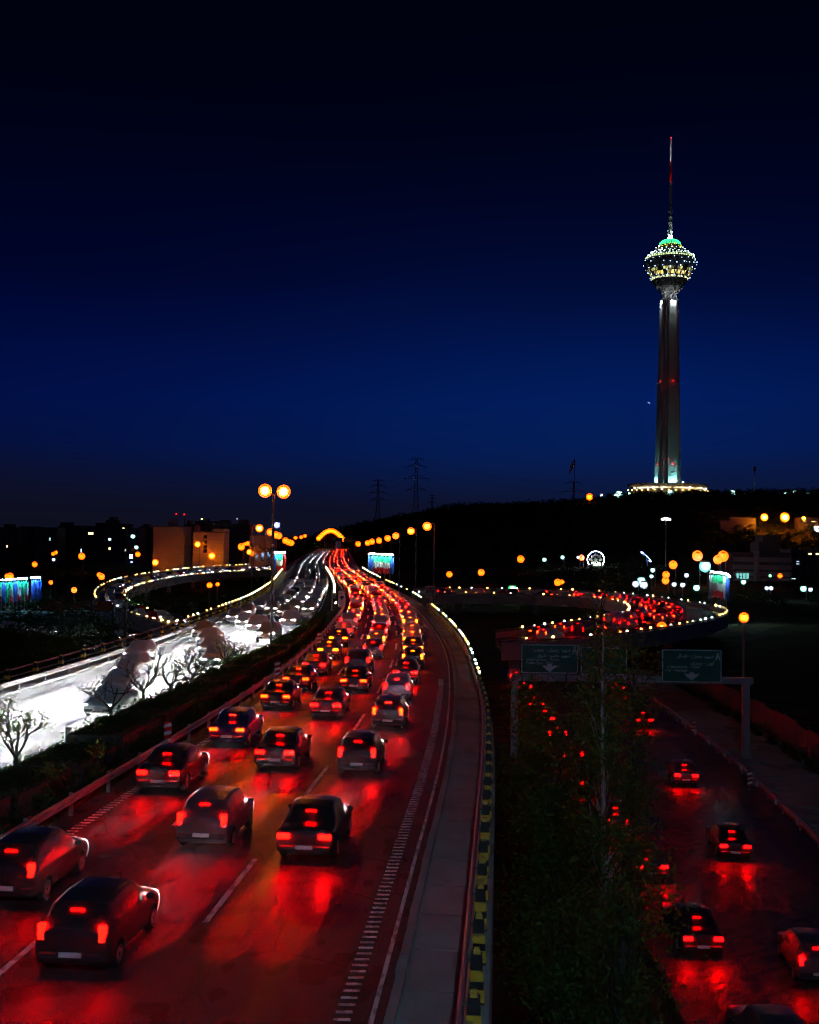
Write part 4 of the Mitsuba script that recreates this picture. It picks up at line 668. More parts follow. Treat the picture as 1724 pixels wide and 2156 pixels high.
# ---------------------------------------------------------------- leafy trees
def tube_tree(key, x, y, z, h, r0_, seed, bark, limbs, crown):
    r = np.random.default_rng(seed); base = np.array([x, y, z - .1]); n = 9
    t = np.linspace(0, 1, n); P = base + np.stack([np.cumsum(r.normal(0, .05, n)), np.cumsum(r.normal(0, .05, n)), t * h], 1)
    mesh('trunk', key, tube_mesh(P, r0_ * (1 - .86 * t)), bark, 40); out = []; tips = []
    for k in range(limbs):
        f = r.uniform(.14, .93); p = np.array([np.interp(f, t, P[:, j]) for j in range(3)]); a = r.uniform(0, 2 * math.pi); L = crown * r.uniform(.7, 1.25) * (1.15 - .75 * f)
        d = np.array([math.cos(a) * .55, math.sin(a) * .55, 1.25]) if crown < 2.4 else np.array([math.cos(a), math.sin(a), .6]); d /= np.linalg.norm(d); q = [p]
        for j in range(4): d = d + r.normal(0, .12, 3) + [0, 0, .06]; d /= np.linalg.norm(d); q.append(q[-1] + d * L * .42)
        out.append(tube_mesh(q, np.linspace(r0_ * .3 * (1.1 - f), .012, 5), 5)); tips += [(q[2], L), (q[3], L), (q[4], L)]
    mesh('limb', key, cat_(out), bark, 50); return P, tips, r
def leafy(name, label, x, y, z, h, seed, limbs, crown, n, size, lm, bark, group=None, r0_=.16, spread=.42):
    key = thing(name, label, 'tree', group); P, tips, r = tube_tree(key, x, y, z, h, r0_, seed, bark, limbs, crown)
    c = np.array([a for a, _ in tips]); i = r.integers(0, len(c), n); Q = c[i] + r.normal(0, spread, (n, 3)) * [1, 1, 1.25]
    keep = meshkit.fbm(Q * .9 + seed, 3, 1) > .42; mesh('crown', key, leaves(Q[keep], size), lm); return key
for i, (px, Y, h, cr, n, lab) in enumerate([(1285, 33, 14.3, 1.0, 6000, 'tall poplar with the pale trunk in front of the lower road, nearest the camera'), (1145, 47, 9.9, 2.0, 8000, 'leafy poplar nearest the viaduct below the walkway railing'), (1258, 50, 12.2, 1.15, 2400, 'bushy poplar left of the pale trunked one'),
                                         (1345, 44, 13.2, 1.05, 3600, 'slender poplar whose top covers the right end of the middle sign'), (1180, 37, 9.4, 2.1, 8000, 'low broad poplar at the bottom beside the viaduct wall'), (1268, 58, 14.6, 1.3, 2600, 'thin upright poplar in front of the middle green sign'),
                                         (1330, 27, 8.6, 1.9, 4000, 'young poplar at the bottom edge right of the pale trunk'), (1215, 28, 6.6, 1.9, 4500, 'short poplar at the very bottom below the railing')]):
    x = (px - 862) / 2421 * Y; leafy('poplar_tree', lab, x, Y, LZ, h, 300 + i, 60, cr, int(n * 1.35), .085, 'poplar_leaf', 'bark' if i else 'pale_bark', None, .15)
for i, (px, py, Y, h, n, lab) in enumerate([(60, 1400, 132, 8.6, 1500, 'dark round tree at the far left in front of the lower road lights'), (125, 1400, 140, 8.2, 1300, 'dark tree standing before the brightest lower road lights'), (172, 1390, 146, 6.6, 1100, 'dark tree right of the brightest lower road lights'), (205, 1395, 150, 5.4, 900, 'smaller dark tree where the two lower roads meet'),
                                          (20, 1440, 105, 8.0, 2600, 'dark tree at the left edge below the banner row'), (95, 1470, 98, 6.0, 2000, 'low dark tree beyond the verge railing'), (300, 1300, 190, 7, 1500, 'dark tree inside the curve of the left loop ramp')]):
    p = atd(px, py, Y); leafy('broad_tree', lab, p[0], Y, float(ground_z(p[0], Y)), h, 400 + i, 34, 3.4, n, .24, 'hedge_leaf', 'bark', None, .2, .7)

# ---------------------------------------------------------------- street lamps
_rg = trimesh.creation.torus(1.0, 0.36, 24, 8); _rg.apply_transform(trimesh.transformations.rotation_matrix(math.pi / 2, [1, 0, 0])); HALO_RING = mikit.ply(_rg, None, smooth=True)
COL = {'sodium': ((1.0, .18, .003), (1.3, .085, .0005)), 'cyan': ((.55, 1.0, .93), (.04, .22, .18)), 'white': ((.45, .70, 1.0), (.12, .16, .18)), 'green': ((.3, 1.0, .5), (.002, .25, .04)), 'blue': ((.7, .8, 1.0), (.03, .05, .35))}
def lamp_head(key, p, r, kind, L, w):
    c, s = COL[kind]; b = ball('globe', key, p, r, 'lamp_lens', (np.array(c) * L, w), low=r < .5)
    put('rim', key, HALO_RING, 'lamp_lens', T().translate([float(v) for v in p]).scale([float(r * (1.5 if kind == 'sodium' else 1.2))] * 3), (s, .004 + w * .02))  # added glowing ring, the halo of the lamp put into shape
    ball('housing', key, (p[0], p[1] + r * .4, p[2] + r * 1.3), (r * 1.2, r * 1.2, r * .35), 'dark_steel')
def street_lamp(label, px, py, Y, kind='sodium', L=60, r=None, arm=1.4, zg=None, w=.05, group=None, name='street_lamp', cat='lamp'):
    p = atd(px, py, Y); r = (.12 + .0007 * Y) if r is None else r; zg = float(ground_z(p[0], Y)) if zg is None else zg  # globe widened with distance, glare put into its size
    key = thing(name, label, cat, group); x = p[0] + arm; rod('pole', key, (x, Y, zg - .3), (x, Y, p[2] + r * 1.4), .09 + .00012 * Y, 'pole_grey')
    if arm: rod('arm', key, (x, Y, p[2] + r * 1.4), (p[0], Y, p[2] + r * 1.5), .05 + .00008 * Y, 'galvanised')
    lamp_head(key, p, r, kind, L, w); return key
# the tall twin lamp in the median
key = thing('twin_street_lamp', 'tall lamp post with two bright orange heads in the median hedge', 'lamp')
b = at(570, 1378, .16); Y = b[1]; tp = atd(576, 1040, Y); rod('pole', key, (b[0], Y, 0), (b[0], Y, tp[2]), .11, 'pole_grey'); bx('base', key, (b[0], Y, .35), (.4, .4, .5), 'concrete')
for px, py in ((558, 1033), (597, 1035)):
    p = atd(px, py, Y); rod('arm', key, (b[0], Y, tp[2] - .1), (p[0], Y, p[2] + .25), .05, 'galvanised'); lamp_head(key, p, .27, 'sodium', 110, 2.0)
S = street_lamp
S('tall orange lamp beyond the left carriageway, first of the row', 546, 1112, 250, L=80, r=.42, arm=-1.5, w=.4)
for px, py, Y, lab in ((569, 1120, 340, 'second orange lamp of the row along the left carriageway'), (581, 1126, 420, 'third orange lamp of the row along the left carriageway'), (587, 1128, 470, 'fourth orange lamp of the left row, close beside the third'), (601, 1138, 600, 'fifth orange lamp of the left row'), (607, 1141, 660, 'sixth orange lamp of the left row'), (613, 1143, 740, 'last orange lamp of the left row before the white glare')):
    S(lab, px, py, Y, L=1, r=.16 + .0011 * Y, arm=-1.4)
for px, py, Y, lab in ((899, 1108, 200, 'tallest orange lamp of the right row above the green no stopping sign'), (865, 1118, 280, 'second orange lamp of the right row'), (833, 1128, 360, 'third orange lamp of the right row with a broad glow'), (816, 1133, 430, 'fourth orange lamp of the right row'), (798, 1138, 520, 'fifth orange lamp of the right row'), (783, 1140, 600, 'sixth orange lamp of the right row'), (774, 1143, 680, 'seventh orange lamp of the right row, touching the sixth'), (754, 1145, 780, 'last small orange lamp of the right row')):
    S(lab, px, py, Y, L=20 if Y < 300 else 1, r=.20 + .0009 * Y, arm=1.3, w=.2 if Y < 300 else .05)
S('bluish white lamp between the twin lamp post and the left row', 583, 1105, 500, 'blue', 5, .9)
for i, u in enumerate(np.linspace(0, 1, 13)):
    px = 671 + 52 * u; py = 1137 - 20 * math.sin(math.pi * (0.06 + .92 * u)); S(f'orange lamp in the arch above the far road, {ORD[i]} from the left', px, py, 820, L=1.5, r=.85, arm=0, zg=-2, group='arch of lamps over the far road', w=.02)
for px, py, lab in ((622, 1132, 'small amber lamp left of the lamp arch'), (634, 1131, 'middle of three small amber lamps left of the arch'), (642, 1128, 'highest of three small amber lamps left of the arch')): S(lab, px, py, 900, L=.8, r=.7, arm=0)
RIGHT = [(1241, 1046, 1150, 'sodium', 1.7, 'bright golden lamp on the hill left of the tower'), (1266, 1042, 1250, 'white', .7, 'small white lamp beside the golden hill lamp'), (1297, 1045, 1300, 'cyan', 1.5, 'left cyan lamp of the pair on the hilltop'), (1304, 1039, 1310, 'cyan', 1.4, 'right cyan lamp of the pair on the hilltop'), (1323, 1041, 1340, 'cyan', 1.3, 'cyan lamp at the left end of the tower base'),
  (1411, 1037, 1350, 'cyan', 1.4, 'white lamp in front of the middle of the tower base'), (1542, 1037, 1300, 'cyan', 1.5, 'cyan lamp alone on the ridge right of the tower'), (1560, 1045, 1300, 'cyan', 1.2, 'lower cyan lamp of two close together on the ridge'), (1569, 1042, 1300, 'cyan', 1.2, 'upper cyan lamp of two close together on the ridge'), (1648, 1044, 1280, 'cyan', 1.1, 'greenish lamp left of three on the right ridge'), (1654, 1041, 1290, 'cyan', 1.3, 'middle cyan lamp of three on the right ridge'), (1670, 1038, 1290, 'cyan', 1.3, 'upper cyan lamp of three on the right ridge'), (1704, 1043, 1280, 'cyan', 1.6, 'cyan lamp at the right edge of the ridge'),
  (1609, 1089, 836, 'sodium', 1.6, 'left orange lamp beside the lit stone wall on the hill'), (1652, 1089, 836, 'sodium', 1.7, 'right orange lamp beside the lit stone wall on the hill'), (1692, 1091, 836, 'sodium', 1.0, 'smaller orange lamp before the lit house at the right edge'),
  (1096, 1177, 560, 'sodium', 1.0, 'orange lamp alone in the dark left of the rides'), (1146, 1178, 590, 'cyan', .8, 'left cyan lamp between the orange lamp and the rides'), (1184, 1173, 600, 'cyan', .8, 'right cyan lamp between the orange lamp and the rides'), (1217, 1173, 600, 'white', .6, 'small white lamp touching the orange lamp by the round ride'), (1224, 1174, 610, 'sodium', .9, 'orange lamp by the round ride'),
  (1468, 1170, 405, 'sodium', .95, 'orange lamp with rays left of the pair before the office block'), (1522, 1171, 405, 'sodium', 1.0, 'brighter orange lamp of the pair before the office block'), (1511, 1178, 405, 'sodium', .8, 'lower orange lamp of the pair before the office block'), (1484, 1192, 400, 'cyan', 1.3, 'largest cyan white floodlight below the orange pair'), (1417, 1189, 420, 'sodium', .8, 'orange lamp in the car park left of the floodlight'), (1402, 1210, 400, 'sodium', .6, 'small orange lamp lower in the car park'),
  (1393, 1320, 172, 'sodium', .36, 'orange lamp with rays in front of the near leg of the right loop ramp'), (1174, 1226, 330, 'sodium', .5, 'left orange lamp of two beyond the loop ramp'), (1183, 1225, 335, 'sodium', .3, 'faint orange lamp right of its twin beyond the loop ramp'), (946, 1209, 400, 'sodium', .5, 'dim orange lamp in the dark beyond the green sign'), (1013, 1205, 420, 'sodium', .55, 'orange lamp in the dark midway to the green lamp'), (1079, 1240, 300, 'green', .8, 'bright green lamp behind the loop ramp'),
  (1374, 1200, 420, 'cyan', .6, 'cyan lamp above the car park'), (1371, 1213, 400, 'cyan', .45, 'small cyan lamp in the car park'), (1445, 1211, 400, 'white', .55, 'white lamp on a post in the car park'), (1466, 1237, 330, 'cyan', .7, 'cyan lamp near the flag row'), (1437, 1231, 340, 'white', .5, 'white lamp beside the red glow'), (1419, 1230, 340, 'white', .45, 'small white lamp right of the red glow'), (1565, 1225, 360, 'cyan', .5, 'cyan lamp before the office block entrance'), (1621, 1212, 400, 'green', .45, 'green lamp on the office block'), (1642, 1212, 400, 'sodium', .4, 'orange lamp on the office block'),
  (1614, 1238, 330, 'white', .4, 'left white lamp of a pair below the office block'), (1623, 1238, 330, 'white', .4, 'right white lamp of a pair below the office block'), (1691, 1239, 330, 'cyan', .7, 'bright cyan lamp at the lower right of the office block'), (1706, 1241, 330, 'white', .5, 'white lamp right of the bright cyan one'), (1350, 1222, 370, 'cyan', .8, 'cyan white lamp over the crossing'), (1338, 1229, 360, 'white', .8, 'white lamp left of the crossing'), (1355, 1231, 360, 'white', .8, 'white lamp at the crossing'), (1401, 1222, 380, 'sodium', .7, 'orange lamp inside the red glow of the car park road')]
for px, py, Y, kind, r, lab in RIGHT: S(lab, px, py, Y, kind, (.8 if kind == 'sodium' else 3) if Y < 800 else 110 if Y < 900 else 4, r * rng.uniform(.8, 1.1) * (1.8 if Y > 1200 else 1), 0 if r < .6 else .9, w=.5 if Y == 836 else .02)
LEFT = [(172, 1171, 520, 'sodium', .85, 'orange lamp in front of the tallest dark block'), (73, 1188, 430, 'sodium', .6, 'orange lamp at the left of the dark town'), (21, 1214, 330, 'sodium', .7, 'orange lamp above the banner row'), (15, 1213, 335, 'sodium', .4, 'faint orange lamp touching the one above the banners'), (214, 1214, 330, 'sodium', .6, 'larger orange lamp of the pair left of the loop ramp'), (209, 1210, 335, 'sodium', .45, 'smaller orange lamp of the pair left of the loop ramp'), (327, 1184, 481, 'sodium', .9, 'orange lamp at the foot of the plain tall block'), (290, 1167, 520, 'sodium', .6, 'orange lamp left of the plain tall block'),
  (156, 1242, 290, 'sodium', .45, 'orange lamp above the brown sign backs'), (107, 1226, 310, 'sodium', .35, 'small orange lamp right of the banner row'), (112, 1166, 560, 'sodium', .5, 'left of two tiny orange lamps in the town'), (118, 1163, 570, 'sodium', .5, 'right of two tiny orange lamps in the town'), (113, 1178, 500, 'white', .5, 'white lamp below the two tiny orange lamps'), (416, 1146, 479, 'sodium', .8, 'orange lamp high before the lit block with the dark window column'), (446, 1170, 479, 'sodium', .8, 'orange lamp low before the lit block with the dark window column'), (508, 1151, 480, 'sodium', .8, 'orange lamp in the trees left of the lit corner house'), (522, 1144, 500, 'sodium', .65, 'orange lamp above the trees by the lit corner house'), (516, 1145, 510, 'sodium', .45, 'faint orange lamp by the lit corner house'),
  (525, 1162, 474, 'sodium', .65, 'left orange lamp at the foot of the lit corner house'), (530, 1165, 470, 'sodium', .6, 'right orange lamp at the foot of the lit corner house'), (441, 1232, 280, 'sodium', .45, 'orange lamp inside the left loop'), (458, 1230, 285, 'sodium', .35, 'small orange lamp inside the left loop'), (420, 1214, 380, 'sodium', .6, 'left of two orange lamps over the left loop ramp'), (425, 1213, 380, 'sodium', .6, 'right of two orange lamps over the left loop ramp'), (280, 1129, 620, 'cyan', 1.0, 'bright cyan lamp on the dark blocks'), (287, 1152, 600, 'cyan', .7, 'cyan lamp below the bright one on the dark blocks')]
LITB = ((416, 1146), (446, 1170), (327, 1184), (525, 1162))
for px, py, Y, kind, r, lab in LEFT: S(lab, px, py, Y, kind, (26 if (px, py) in LITB else .8) if kind == 'sodium' else 3, r * rng.uniform(.7, 1.0), 0 if r < .6 else .8, w=.5 if (px, py) in ((416, 1146), (446, 1170), (327, 1184), (525, 1162)) else .02)
# floodlight mast
key = thing('floodlight_mast', 'tall mast with a cluster of white floodlights below the tower hill', 'mast'); p = atd(1402, 1095, 600); zg = float(ground_z(p[0], 600))
rod('pole', key, (p[0], 600, zg), (p[0], 600, p[2]), .3, 'galvanised'); bx('crossbar', key, (p[0], 600, p[2] + .1), (5.2, .25, .25), 'steel')
for i in range(6): bx('floodlight', key, (p[0] - 2.1 + i * .84, 599.6, p[2] + .55 + .25 * (i in (2, 3))), (.7, .35, .8), 'lamp_lens', 0, ((14, 17, 16), .03), 20)

# ---------------------------------------------------------------- the tower on the hill
TY = 1430.0; M_ = TY / 2421.0
tb = atd(1405, 1020, TY); TX, TZ = float(tb[0]), float(tb[2])           # centre of the roof of its round base building
def tz(py): return TZ + (1020 - py) * M_ * 0.9995
tower = thing('telecom_tower', 'tall concrete telecom tower with a lit pod and a thin antenna mast on the hill', 'tower')
PHI = [math.radians(11 + 90 * k) for k in range(4)]
def shaft_ring(z, R, w, q):
    pts = []
    for a in PHI:
        d, t = np.array([math.sin(a), -math.cos(a)]), np.array([math.cos(a), math.sin(a)])
        for rr, s in ((q, -w / 2), (R, -w / 2), (R, w / 2), (q, w / 2)): pts.append(d * rr + t * s)
        pts.append(d * q + t * q)
    return np.column_stack([TX + np.array(pts)[:, 0], TY + np.array(pts)[:, 1], np.full(len(pts), z)])
hs = np.linspace(0, 1, 26); z0s, z1s = TZ - 6, tz(631)
rings = []
for h in hs:
    R = 11.0 + 4.0 * (1 - h) ** 1.05 + 1.6 * math.exp(-h * 22); w = 8.6 + 3.6 * (1 - h); rings.append(shaft_ring(z0s + (z1s - z0s) * h, R, w, R * .70))
Rg = np.array(rings); n_ = Rg.shape[1]; m = grid_mesh(np.concatenate([Rg, Rg[:, :1]], 1)); mesh('shaft', tower, m, 'tower_concrete', 12)
def ring_part(name, prof, mt, smooth=30, n=48, parent=tower, em=None):
    m = lathe([(r, tz(py)) for r, py in prof], n); m.apply_translation([TX, TY, 0]); return mesh(name, parent, m, mt, smooth, em)
ring_part('collar', [(0, 632), (11.4, 632), (11.4, 628), (9.6, 627), (9.6, 616), (11.8, 614), (13.2, 610), (16.5, 603), (16.5, 602), (0, 602)], 'tower_concrete')
ring_part('bowl', [(0, 606), (14.5, 606), (16.6, 602), (19, 596), (21.5, 590), (22, 589.5), (0, 589.5)], 'dark_facade', 25)
ring_part('pod_core', [(0, 589.5), (20.5, 589.5), (22.4, 584), (25.5, 574), (28, 566), (29, 560), (29.6, 549), (28.8, 548), (0, 548)], 'dark_facade', 25)
ring_part('pod_deck', [(0, 548), (29.8, 548), (30.2, 546.5), (29.6, 540), (27.6, 537), (23, 531), (18, 524), (14.5, 519), (13.6, 514), (0, 514)], 'dark_facade', 25)
ring_part('dome', [(0, 514), (13.2, 514), (12.2, 508), (9.5, 504), (6.5, 502), (0, 501.5)], 'fairing_white', 40)
for k in range(40):                                                     # the ribs of the green lit dome
    a = 2 * math.pi * k / 40; c, s = math.cos(a), math.sin(a)
    if s > .45: continue
    m = tube_mesh([(TX + r * c, TY + r * s, tz(py)) for r, py in ((13.5, 513.7), (12.5, 508), (9.8, 503.9), (6.7, 501.8))], .42, 5); mesh('dome_light', tower, m, 'lamp_lens', 40, ((.02, .55, .16), .01))
# the lit floors seen through the pod's openings
for (py0, py1, r0_, r1_, step, c, pr) in ((567, 572, 27.9, 26.0, 7.5, (.42, .40, .12), .7), (574, 581, 25.8, 23.2, 10, (.62, .46, .10), .85), (583.5, 587, 22.8, 21.4, 8, (.9, .95, .5), .85), (540.3, 543.8, 30.2, 30.3, 6, (.55, .8, .28), .95), (537.6, 539.4, 28.6, 29.4, 6, (.5, .75, .3), .6)):
    for a0 in np.arange(180, 360, step):
        if rng.random() > pr: continue
        a = np.radians([a0 + .8, a0 + step - .8]); r0s, r1s = r0_ + .25, r1_ + .25
        P = np.array([[(TX + r * math.cos(x), TY + r * math.sin(x), tz(py)) for x in a] for r, py in ((r1s, py1), (r0s, py0))])
        mesh('lit_window', tower, grid_mesh(P), 'lamp_lens', False, (np.array(c) * rng.uniform(.08, .6), .006))
for k in range(48):                                                     # steel lattice round the pod
    a = 2 * math.pi * k / 48; b = a + (2 * math.pi / 24) * (1 if k % 2 else -1)
    if math.sin(a) > .4: continue
    rod('lattice_bar', tower, (TX + 32.6 * math.cos(a), TY + 32.6 * math.sin(a), tz(555)), (TX + 22.8 * math.cos(b), TY + 22.8 * math.sin(b), tz(588)), .38, 'dark_steel')
    rod('lattice_bar', tower, (TX + 32.6 * math.cos(a), TY + 32.6 * math.sin(a), tz(555)), (TX + 29.2 * math.cos(b), TY + 29.2 * math.sin(b), tz(540)), .34, 'dark_steel')
def lamp_ring(py, r, step, c, size, jz=1.2, prob=.92, off=0.0):
    for a0 in np.arange(184 + off, 358, step):
        if rng.random() > prob: continue
        a = math.radians(a0 + rng.normal(0, 1.2)); ball('lamp', tower, (TX + r * math.cos(a), TY + r * math.sin(a), tz(py) + rng.normal(0, jz)), size * rng.uniform(.5, .85), 'lamp_lens', (np.array(c) * rng.uniform(.25, 1.2), .005))
WH, YW, RD, BW = (.75, 1.05, .98), (.6, .5, .02), (.3, .004, .02), (.5, .8, 1.2)
lamp_ring(516.5, 14.4, 12, YW, .75, .6); lamp_ring(519, 16.4, 20, YW, .6, .5, .5)
lamp_ring(521.5, 17.5, 20, WH, .95); lamp_ring(525, 18.4, 22, RD, .75, .8, .7); lamp_ring(527, 20.8, 15, WH, 1.0, 1.0); lamp_ring(530.5, 23.5, 13, WH, 1.05, 1.0, .95, 5); lamp_ring(534, 26.2, 12, WH, 1.1, .8)
lamp_ring(538, 29.6, 9, WH, .95, .5); lamp_ring(543, 31.0, 6, (.7, .85, .5), .8, .4); lamp_ring(548, 31.2, 17, BW, .8, .6, .8); lamp_ring(556, 33.2, 15, BW, 1.05, 1.8, .8); lamp_ring(566, 31.0, 19, BW, .95, 1.6, .75); lamp_ring(576, 27.6, 22, BW, .85, 1.5, .7); lamp_ring(582, 25.0, 17, BW, .9, 1.2, .8); lamp_ring(587, 23.6, 16, (.7, .85, .45), .8, .5, .8)
# the antenna mast
for nm, prof, mt in (('mast_foot', [(0, 502), (4.0, 502), (3.4, 490), (2.9, 470), (2.5, 452), (2.4, 432), (0, 432)], 'fairing_white'), ('mast_tube', [(0, 432), (2.0, 432), (1.9, 382), (2.6, 381.5), (2.6, 379.5), (0, 379.5)], 'steel'),
                     ('mast_cylinder', [(0, 379.5), (2.0, 379.5), (1.7, 345), (1.7, 335), (0, 335)], 'red_sheet'), ('mast_tip', [(0, 335), (1.4, 335), (1.35, 312), (1.8, 311.8), (1.8, 310.6), (.9, 310), (.8, 285), (0, 284)], 'fairing_white')):
    ring_part(nm, prof, mt, 30, 20)
for py in (440, 452, 464, 476, 488): ring_part('mast_ring', [(2.2, py + .5), (3.6 - .8 * (502 - py) / 70, py + .5), (3.6 - .8 * (502 - py) / 70, py - .5), (2.2, py - .5)], 'dark_steel', False, 20)
ball('beacon', tower, (TX, TY, tz(283)), .8, 'lamp_lens', ((1.5, .01, .02), .01))
# floodlights: real panels that aim along the shaft, the mast and the dome
def flood(c, normal, s, rgb, w):
    nrm = np.array(normal, float); nrm /= np.linalg.norm(nrm); x = np.cross([0, 0, 1], nrm) if abs(nrm[2]) < .99 else np.array([1.0, 0, 0]); x /= np.linalg.norm(x); yv = np.cross(nrm, x); c = np.array(c, float)
    P = np.array([[c - x * s[0] / 2 - yv * s[1] / 2, c + x * s[0] / 2 - yv * s[1] / 2], [c - x * s[0] / 2 + yv * s[1] / 2, c + x * s[0] / 2 + yv * s[1] / 2]])
    m = grid_mesh(P); m.invert() if m.face_normals[0] @ nrm < 0 else None
    k = mesh('floodlight', tower, m, 'lamp_lens', False, (rgb, w)); Q = P - nrm * .5
    bm = trimesh.convex.convex_hull(np.vstack([(P - nrm * .04).reshape(-1, 3), Q.reshape(-1, 3)])); mesh('housing', k, bm, 'dark_steel')
for a in (PHI[0], PHI[3]):
    d = np.array([math.sin(a), -math.cos(a), 0.0])
    flood(np.array([TX, TY, TZ + 1.4]) + d * 19.5, np.array([0, 0, 1]) - d * .8, (8.5, 1.2), np.array((.30, 1.0, .93)) * 60, 4.0)
    flood(np.array([TX, TY, tz(633)]) + d * 14.0, np.array([0, 0, -1]) - d * .55, (6.0, 1.0), np.array((.85, 1.0, 1.0)) * 45, 4.0)
for a in (-.9, 0.05, .9):
    d = np.array([math.sin(a), -math.cos(a), 0.0]); flood(np.array([TX, TY, tz(501)]) + d * 6.2, np.array([0, 0, 1]) - d * .25, (2.5, 1.0), np.array((.9, 1.0, 1.0)) * 120, 2.0)
    flood(np.array([TX, TY, tz(627)]) + d * 14, np.array([0, 0, 1.0]) - d * .5, (2.5, .8), np.array((.9, 1.0, 1.0)) * 12, 1.0)
d = np.array([0.1, -1, 0]); flood(np.array([TX, TY, tz(379)]) + d * 3.6, np.array([0, 0, 1]) - d * .35, (1.6, .7), np.array((1, .25, .08)) * 60, 3.0)
flood(np.array([TX, TY, tz(334)]) + d * 3.0, np.array([0, 0, 1]) - d * .3, (1.2, .6), np.array((.9, 1, 1)) * 60, 3.0); flood(np.array([TX, TY, tz(310)]) + d * 2.6, np.array([0, 0, 1]) - d * .3, (1.2, .6), np.array((.9, 1, 1)) * 70, 3.0)
for px, py in ((1390, 803), (1417, 801), (1383, 977), (1416.5, 976), (1407, 966)):
    p = atd(px, py, TY - 15.5); ball('warning_light', tower, p, 1.25 if px != 1407 else .8, 'lamp_lens', ((.5, .003, .002), .01))
# its round base building
base = thing('round_base_building', 'low round building with lit windows under the tower', 'building'); R0 = 48.0
def bring(name, prof, mt, smooth=20): m = lathe([(r, TZ + z) for r, z in prof], 72); m.apply_translation([TX, TY, 0]); return mesh(name, base, m, mt, smooth)
bring('wall', [(0, -20), (R0 - 3, -20), (R0 - 3, -8.5), (R0 - 1.5, -8.5), (R0 - 1.5, -6.6), (R0 - 4, -6.5), (R0 - 4, -4.2), (0, -4.2)], 'plaster'); bring('roof', [(0, -4.2), (R0 - 1, -4.2), (R0 + .5, -3.6), (R0 + .9, -.6), (R0 + .4, 0), (0, 0)], 'plaster')
for a0 in np.arange(192, 352, 3.4):
    if rng.random() < .12: continue
    a = np.radians([a0 + .4, a0 + 3.0]); P = np.array([[(TX + (R0 - 3.9) * math.cos(x), TY + (R0 - 3.9) * math.sin(x), TZ + z) for x in a] for z in (-6.3, -4.6)]); mesh('lit_window', base, grid_mesh(P), 'lamp_lens', False, (np.array((.5, .40, .2)) * rng.uniform(.2, 1.6), .01))
for a0 in np.arange(196, 350, 9.0):
    a = math.radians(a0); p = (TX + (R0 + 5.5) * math.cos(a), TY + (R0 + 5.5) * math.sin(a), TZ - 8.6)
    ball('lamp', base, p, .8, 'lamp_lens', (np.array((1, .52, .12)) * 3.5, .35))
for a0 in (200, 214, 228, 236, 250, 292, 316, 334, 344):
    a = math.radians(a0); ball('lamp', base, (TX + (R0 - 1) * math.cos(a), TY + (R0 - 1) * math.sin(a), TZ - 5.4 + rng.normal(0, .5)), 1.0, 'lamp_lens', (np.array((1, 1, .9)) * 1.2, .02))
p = atd(1438, 1016, TY - 20); ball('lamp', base, p, 1.1, 'lamp_lens', ((4, 6, 6), .02))

# ---------------------------------------------------------------- vegetation on the hill and in the hollows: one far-off mass
N = 2300; hx = rng.uniform(-.11, .46, N) ; hy = rng.uniform(640, 1420, N) ** 1.0; X = hx * hy * 1.0; keep = (X > -120)
C = np.stack([X, hy], -1)[keep]; ridge = np.stack([np.linspace(-95, 560, 420) + rng.normal(0, 2, 420), rng.uniform(1225, 1300, 420)], -1); C = np.vstack([C, ridge])
C = C[np.hypot(C[:, 0] - TX, C[:, 1] - TY) > 70]
cr = rng.uniform(1.6, 4.2, len(C)); cz = ground_z(C[:, 0], C[:, 1]) + cr * .8
k = 34; u = rng.normal(size=(len(C), k, 3)); u /= np.linalg.norm(u, axis=2, keepdims=True); u *= rng.uniform(.55, 1.05, (len(C), k, 1))
P = np.concatenate([C, cz[:, None]], 1)[:, None] + u * cr[:, None, None] * [1, 1, 1.15]
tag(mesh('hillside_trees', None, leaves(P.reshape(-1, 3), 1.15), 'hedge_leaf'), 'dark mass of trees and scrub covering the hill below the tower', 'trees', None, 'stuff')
N = 520; C = np.vstack([np.stack([rng.uniform(-190, -30, N), rng.uniform(220, 470, N)], -1), np.stack([rng.uniform(8, 130, N // 2), rng.uniform(270, 600, N // 2)], -1)])
ok = np.ones(len(C), bool); ok &= C[:, 0] < np.where(C[:, 0] < 0, ed('whiteL', C[:, 1]) - 6, 1e9)
for A in (ra, rb, la, lb): ok &= np.min(np.hypot(C[:, None, 0] - A[None, :, 0], C[:, None, 1] - A[None, :, 1]), 1) > 9
C = C[ok]; cr = rng.uniform(1.0, 2.3, len(C)); cz = ground_z(C[:, 0], C[:, 1]) + cr * .6
k = 40; u = rng.normal(size=(len(C), k, 3)); u /= np.linalg.norm(u, axis=2, keepdims=True); P = np.concatenate([C, cz[:, None]], 1)[:, None] + u * cr[:, None, None] * rng.uniform(.6, 1.05, (len(C), k, 1))
tag(mesh('hollow_scrub', None, leaves(P.reshape(-1, 3), .5), 'hedge_leaf'), 'dark scrub filling the hollows on both sides of the road', 'scrub', None, 'stuff')

